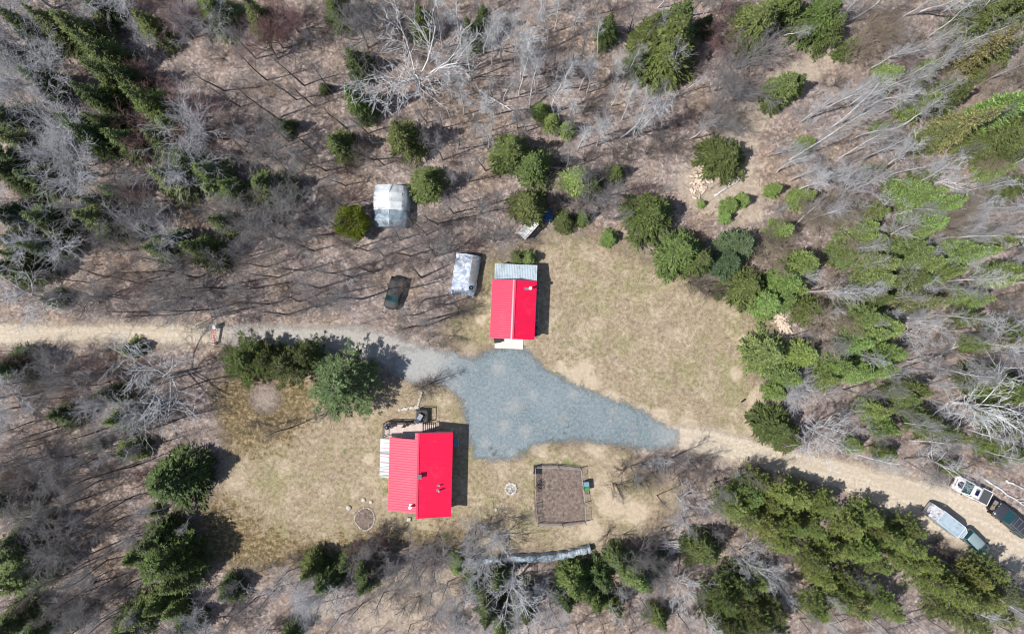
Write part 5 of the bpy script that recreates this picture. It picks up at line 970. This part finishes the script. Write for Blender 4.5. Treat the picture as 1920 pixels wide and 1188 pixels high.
BARES = {
 'birch white 13': '977 146;1005 173;1026 91;1036 215;1057 167;1130 255;1166 225;1164 258;1205 240;993 202;884 149;927 215;907 101;942 114;924 96;1700 115;1740 145;1515 222;1560 238;1540 262;1870 85;1620 205;1695 30;1487 360;1640 320;1700 345;1716 27',
 'birch white 9': '1277 177;1084 278;1119 273;1140 145;1154 140;869 215;1100 174;1086 169;1040 60;1075 70;990 50;1010 30;960 70;1120 100;1500 330;1535 350;1570 375;1640 590;1445 1085;1525 1100;1525 1145;1605 1150;1685 1165;1790 1130;1800 1165;1700 1150;1045 1110;1150 1085;1290 1150',
 'birch pale 12': '1480 300;1600 260;1680 240;1590 200;1660 110;1740 70;1545 30;1590 40;860 60;830 90;900 30;1680 400;1500 420;1420 1150;1330 1170;1845 340;1890 390',
 'big white 13': '785 168;330 700;1900 445',
 'big white 10': '90 558;1505 795;1790 755;960 1085;1262 1080',
 'big white 6.5': '620 1092;1637 408;1750 345;1680 625',
 'big white 3.2': '1210 868;1225 862;1242 866;1278 862;1385 885',
 'big pale 7': '375 548;18 690;20 740;1270 930;1565 780;1725 455;1700 605;1555 660;1480 730;1740 860;1385 1030;1840 625;910 1150;1030 1130',
 'spread pale 11': '75 110;45 160;110 95;60 200;95 215;20 130;130 150;30 75;60 40;100 15;260 15;230 30;145 455;120 300;170 310;150 250;380 320;15 390;40 420;190 330;340 460;400 260;60 740;20 765',
 'spread pale 8': '900 985;935 1000;1390 1045;380 1140;400 1160;240 750;270 755;990 1090;500 1180;1560 370;1590 400;1690 520;1760 470;1800 430;870 1120;640 1090;560 1090',
 'spread tan 8': '1620 85;1650 60;1590 110;1520 420;1540 400;1505 400;1560 430;1400 475;1425 480;1440 460;1740 430;1790 410;1830 290;1550 600;1520 610;1575 575;1600 75;1880 150;1900 170',
 'spread red 8': '340 45;360 30;530 90;560 60;520 110;380 220;420 260;300 340;70 700;60 900;40 890;280 250;1330 70;1350 90;530 60;200 690;700 1020',
 'spread grey 9': '190 700;160 705;125 700;110 880;60 860;90 900;130 980;110 1010;150 990;100 960;210 1120;180 1130;150 1110;240 470;250 440;360 560;330 560;420 590;200 560;280 380;300 400;230 400;700 60;720 90;730 40;690 90;1380 130;1340 170;1330 240;1370 190;1110 380;780 1040;750 1060;730 1040;820 1030;1180 1035;1210 1045;440 400;460 420;550 330;520 300;560 400;530 420;545 430;530 450;510 440;925 452;815 480',
 'slim brown 11': '624 174;649 240;556 187;520 222;647 348;642 386;664 467;624 512;571 507;563 565;530 380;590 200;570 160;480 110;500 150;450 200;420 170;460 250;490 290;540 265;580 310;610 320;590 340;700 300;720 310;690 250;700 200;740 180;560 450;590 470;610 440;640 430;690 470;720 480;700 510;600 540;640 550;660 520;680 560;500 500;520 520;480 540;470 480;440 500;420 540;400 500;760 542;790 520;800 560;770 480;750 450;800 440;820 420;850 400;780 590;820 595;840 570;800 610;510 570;540 590;450 580;400 580;370 520;340 500;310 540;290 510;260 530;240 560;200 520;170 530;330 590;280 585',
 'slim brown 9': '210 800;240 820;180 860;150 850;190 900;220 880;260 870;170 930;140 940;210 940;250 930;230 970;190 980;160 1000;210 1020;240 1010;200 1050;170 1050;220 1080;180 1090;250 1090;140 1070;130 1120;80 820;110 800;60 790;100 850;270 690;300 720;230 700;190 720;160 740;350 780;320 790;290 800;300 830;360 700;390 712;100 705;130 720;30 860;60 930;100 940;140 900;120 1040;90 1090;120 1170;160 1170;200 1160',
 'slim grey 9': '800 280;830 300;860 280;890 260;910 320;880 340;850 350;830 240;800 230;930 380;900 400;870 380;1040 120;1090 120;1110 30;1180 60;1170 170;1220 200;1120 220;1060 260;970 240;1060 320;1130 370;1150 410;1290 30;1350 20;1340 130;1620 300;1560 320;1590 340;1800 250;1820 120;1760 300;1880 470;1770 560;1850 560;1840 600;1720 650;1780 690;1690 690;1820 670;1890 660;1580 730;1620 740;1660 760;1700 800;1730 830;1840 800;1880 770;1820 860;1690 860;1620 800;1560 830;1780 620;1480 630;1520 650',
 'slim brown 8': '893 992;1156 908;1232 928;1182 873;1216 878;1258 858;1292 862;1338 905;812 716;548 800;1385 878;1420 872',
 'slim pale 10': '1500 230;1545 200;1580 230;1650 215;1690 150;1630 130;1720 190;1760 120;1850 150;1890 330;1840 390;1800 360;1770 400;1660 330;1610 300;1570 340;1480 340;1450 290;1530 410;1660 560;1750 590;1800 640;1760 690;1860 690;1740 720;1600 660;1680 790;1800 880;1850 860;1900 770;1580 540;1550 550;1600 500;1740 540;1850 430;1895 530',
 'slim grey 7': '600 1130;640 1150;680 1130;720 1110;760 1080;800 1060;480 1120;440 1150;520 1100;840 1090;860 1130;810 1110;770 1170;600 1060;540 1070;460 1080;420 1090;990 1170;1020 1180;1080 1170;1130 1170;1180 1150;1180 1180;1200 1120;1270 1150;1300 1090;1240 990;1280 970;1330 990;1360 1010;1300 940;1330 930;1440 1060;1470 1080;1480 1130;1500 1160;1560 1060;1590 1060;1560 1170;1640 1160;1660 1180;1740 1160;1860 1165;1890 1180;1850 1060;1880 1060',
 'shrub brown 3.5': '1300 1085;1310 225;1260 275;1210 288;1150 290;1340 215;1375 180;1120 395;1095 300;1240 265;1180 275;1770 1030;1790 1045;1755 1015;1810 1050;808 722;620 770;790 728;1170 880;1205 868;1240 862;1225 880;1265 872;1290 880;1310 868;1190 890;1270 890;1320 885;1345 880;1150 905;1210 900;1405 870;880 1000;905 985;690 1010;720 1005;1140 1000;1170 1000;1212 1005;480 790;540 790;1290 528;1310 540;1050 330;1090 370;1330 545;600 1040;560 1050;480 700;430 650;400 670',
 'shrub tan 3': '1580 350;1450 500;1490 590;1760 620;1650 640;1700 100;1620 160;1800 520;1900 560;1380 230;1340 250;1860 180;800 640;830 650;850 630;1390 880;1380 900',
}
seen = set()
for key, pts in BARES.items():
    k_, c_, h_ = key.split()
    for p in pts.split(';'):
        a, b = map(float, p.split())
        if (a, b) in seen: continue
        seen.add((a, b)); hh = float(h_) * rt.uniform(0.8, 1.18)
        if k_ == 'slim' and c_ == 'brown' and rt.random() < 0.35: c2 = 'grey'
        else: c2 = c_
        bare(a, b, hh, k_, c2, rt.uniform(0.85, 1.15))

BLOCK = [(730, 384, 48), (872, 511, 42), (738, 550, 36), (990, 428, 20), (1024, 404, 18), (1784, 983, 45), (1826, 920, 50), (1835, 1020, 36), (1901, 977, 50), (1000, 1046, 16), (1465, 606, 26)]
rq = random.Random(31); taken = [p for p in seen]
def scatter(n, box, kind, colours, h0, h1, gap, sp=1.0):
    done = tries = 0
    while done < n and tries < 4000:
        tries += 1; px, py = rq.uniform(box[0], box[2]), rq.uniform(box[1], box[3])
        if any((px - a) ** 2 + (py - b) ** 2 < gap * gap for a, b in taken): continue
        if any(math.hypot(px - a, py - b) < r_ + 14 for a, b, r_ in BLOCK) or clear_d(px, py) > -0.8: continue
        x, y = G(px, py)
        if float(sdf(np.array([x]), np.array([y]), TRAIL)[0]) > -0.5: continue
        taken.append((px, py)); bare(px, py, rq.uniform(h0, h1), kind, rq.choice(colours), sp * rq.uniform(0.85, 1.15)); done += 1
scatter(30, (820, 5, 1320, 300), 'birch', ['white', 'pale'], 7, 12, 15)
scatter(34, (1450, 5, 1900, 860), 'birch', ['white', 'pale'], 7, 12.5, 15)
scatter(16, (900, 1060, 1880, 1180), 'birch', ['white', 'pale'], 6, 11, 15)
scatter(12, (15, 640, 360, 1180), 'birch', ['pale'], 6, 9, 18)
scatter(20, (1440, 40, 1905, 860), 'spread', ['pale', 'tan', 'pale', 'red'], 4.5, 7, 15)
scatter(10, (10, 20, 640, 580), 'spread', ['pale', 'grey', 'pale', 'red'], 5, 8, 17)
scatter(7, (15, 800, 300, 1180), 'spread', ['pale', 'grey'], 5, 8, 17)
scatter(60, (1420, 40, 1905, 900), 'shrub', ['tan', 'pale', 'brown'], 2, 3.6, 13)
scatter(40, (1000, 20, 1420, 440), 'shrub', ['brown', 'red', 'grey'], 2, 3.6, 14)
scatter(50, (20, 20, 900, 590), 'shrub', ['brown', 'red', 'grey', 'pale'], 2, 3.6, 14)
scatter(40, (20, 660, 380, 1180), 'shrub', ['brown', 'red', 'grey', 'pale'], 2, 3.4, 14)
scatter(30, (400, 1060, 1340, 1180), 'shrub', ['brown', 'grey', 'pale'], 2, 3.4, 14)

# ------------------------------------------------------------------ uncountable undergrowth: saplings, dead weeds, fallen twigs
rs = np.random.RandomState(3)
def forest_points(n, pad, marg=6):
    out = np.zeros((0, 2)); x0, x1 = -65 - marg, 65 + marg; y0, y1 = -40.5 - marg, 40.5 + marg
    while len(out) < n:
        p = np.stack([rs.uniform(x0, x1, n), rs.uniform(y0, y1, n)], 1); D = np.maximum.reduce([sdf(p[:, 0], p[:, 1], P) for P in CLEARP]); ok = D < -pad
        dens = 0.55 + 0.45 * vnoise(p[:, 0], p[:, 1], 14, 8); ok &= rs.rand(n) < dens
        ok &= ~((sdf(p[:, 0], p[:, 1], TRAIL) > -1) & (rs.rand(n) < 0.75))
        for a, b, r_ in BLOCK: gx_, gy_ = G(a, b); ok &= np.hypot(p[:, 0] - gx_, p[:, 1] - gy_) > r_ * S
        out = np.concatenate([out, p[ok]])
    return out[:n]
def twig_stuff(name, n, per, hmin, hmax, spread, rad, color, label, pad=0.3, flat=False):
    P = forest_points(n, pad); segs = []
    for x, y in P:
        hh = rs.uniform(hmin, hmax)
        for k in range(per):
            a = rs.rand() * 6.283
            if flat:
                l = hh * rs.uniform(0.4, 1.2); x0, y0 = x + rs.randn() * 0.4, y + rs.randn() * 0.4; p1 = (x0 + l * .5 * math.cos(a), y0 + l * .5 * math.sin(a), 0.1 + rs.rand() * 0.15); p2 = (x0 + l * math.cos(a + .2), y0 + l * math.sin(a + .2), 0.06)
                segs.append((x0, y0, 0.05, *p1, rad, rad * .8)); segs.append((*p1, *p2, rad * .8, rad * .4))
            else:
                sp_ = spread * rs.uniform(0.3, 1); m_ = (x + math.cos(a) * sp_ * hh * .4, y + math.sin(a) * sp_ * hh * .4, hh * rs.uniform(.45, .6)); e = (m_[0] + math.cos(a + rs.randn() * .6) * sp_ * hh * .5, m_[1] + math.sin(a + rs.randn() * .6) * sp_ * hh * .5, hh * rs.uniform(.8, 1.1))
                segs.append((x, y, -0.1, *m_, rad, rad * .75)); segs.append((*m_, *e, rad * .75, rad * .4))
                f = (m_[0] + rs.randn() * .2 * hh, m_[1] + rs.randn() * .2 * hh, hh * rs.uniform(.7, .95)); segs.append((*m_, *f, rad * .6, rad * .35))
    V, F = tubes_np(segs, 3); me = mesh_np(name, V, [(F, 0)]); me.materials.append(M_TWIG)
    o = link(name, me, [], None, (*color, 1)); tag(o, label, 'undergrowth', None, 'stuff'); return o
twig_stuff('saplings', 4600, 6, 0.8, 2.4, 0.7, 0.009, (0.38, 0.345, 0.335), 'thin bare saplings standing all through the woods')
twig_stuff('thin_saplings', 2300, 5, 2.2, 5.0, 0.34, 0.0125, (0.44, 0.42, 0.42), 'thin grey young trees crowding between the larger trees', 1.2)
twig_stuff('brush', 3600, 7, 0.5, 1.3, 1.0, 0.0085, (0.30, 0.235, 0.21), 'low reddish brown brush on the forest floor')
twig_stuff('fallen_twigs', 4200, 3, 0.6, 2.6, 0, 0.015, (0.36, 0.33, 0.31), 'grey fallen twigs scattered over the leaf litter', 0.6, True)

# ------------------------------------------------------------------ labels for the trees: look + nearest landmark + side + rank
LM = [('the red-roofed house', 780, 890), ('the red garage', 960, 580), ('the white tarp shelter', 730, 384), ('the silver tarp shelter', 872, 511), ('the black SUV', 738, 550), ('the barrier gate', 402, 627),
      ('the big blue green pine', 645, 716), ('the garden fence', 1050, 927), ('the tarped woodpile', 1000, 1046), ('the split log heap', 1465, 606), ('the log scatter', 1312, 342), ('the covered trailer', 1782, 983),
      ('the white pickup', 1827, 918), ('the birch pole stack', 1262, 1022), ('the small pale shed', 990, 428), ('the round flower bed', 685, 972), ('the bare earth circle', 497, 745), ('the left road end', 20, 627),
      ('the top left corner', 0, 0), ('the top edge middle', 960, 0), ('the top right corner', 1920, 0), ('the bottom left corner', 0, 1188), ('the bottom right corner', 1920, 1188), ('the bottom edge middle', 960, 1188),
      ('the left edge middle', 0, 400), ('the right edge middle', 1920, 560), ('the fallen birch trunk', 932, 190), ('the upper trail', 1500, 110), ('the lone yellow stump', 537, 540)]
SIDE = ['right of', 'above right of', 'above', 'above left of', 'left of', 'below left of', 'below', 'below right of']
ORD = ['nearest', 'second nearest', 'third nearest', 'fourth nearest', 'fifth nearest', 'sixth nearest', 'seventh nearest', 'eighth nearest', 'ninth nearest', 'tenth nearest', 'eleventh nearest', 'twelfth nearest', 'thirteenth nearest', 'fourteenth nearest', 'fifteenth nearest', 'sixteenth nearest', 'seventeenth nearest', 'eighteenth nearest', 'nineteenth nearest', 'twentieth nearest']
buckets = {}
for t, look, (ax, ay), group in TREES:
    best = min(LM, key=lambda q: (ax - q[1]) ** 2 + (ay - q[2]) ** 2); d = math.hypot(ax - best[1], ay - best[2])
    s_ = int(round(math.atan2(best[2] - ay, ax - best[1]) / (math.pi / 4))) % 8
    buckets.setdefault((look, best[0], SIDE[s_]), []).append((d, t)); t['group'] = group
for (look, lm, sd), L in buckets.items():
    L.sort(key=lambda q: q[0])
    for i, (d, t) in enumerate(L):
        t['label'] = (look + ' ' + sd + ' ' + lm) if len(L) == 1 else (look + ', the ' + ORD[min(i, 19)] + ' one ' + sd + ' ' + lm)
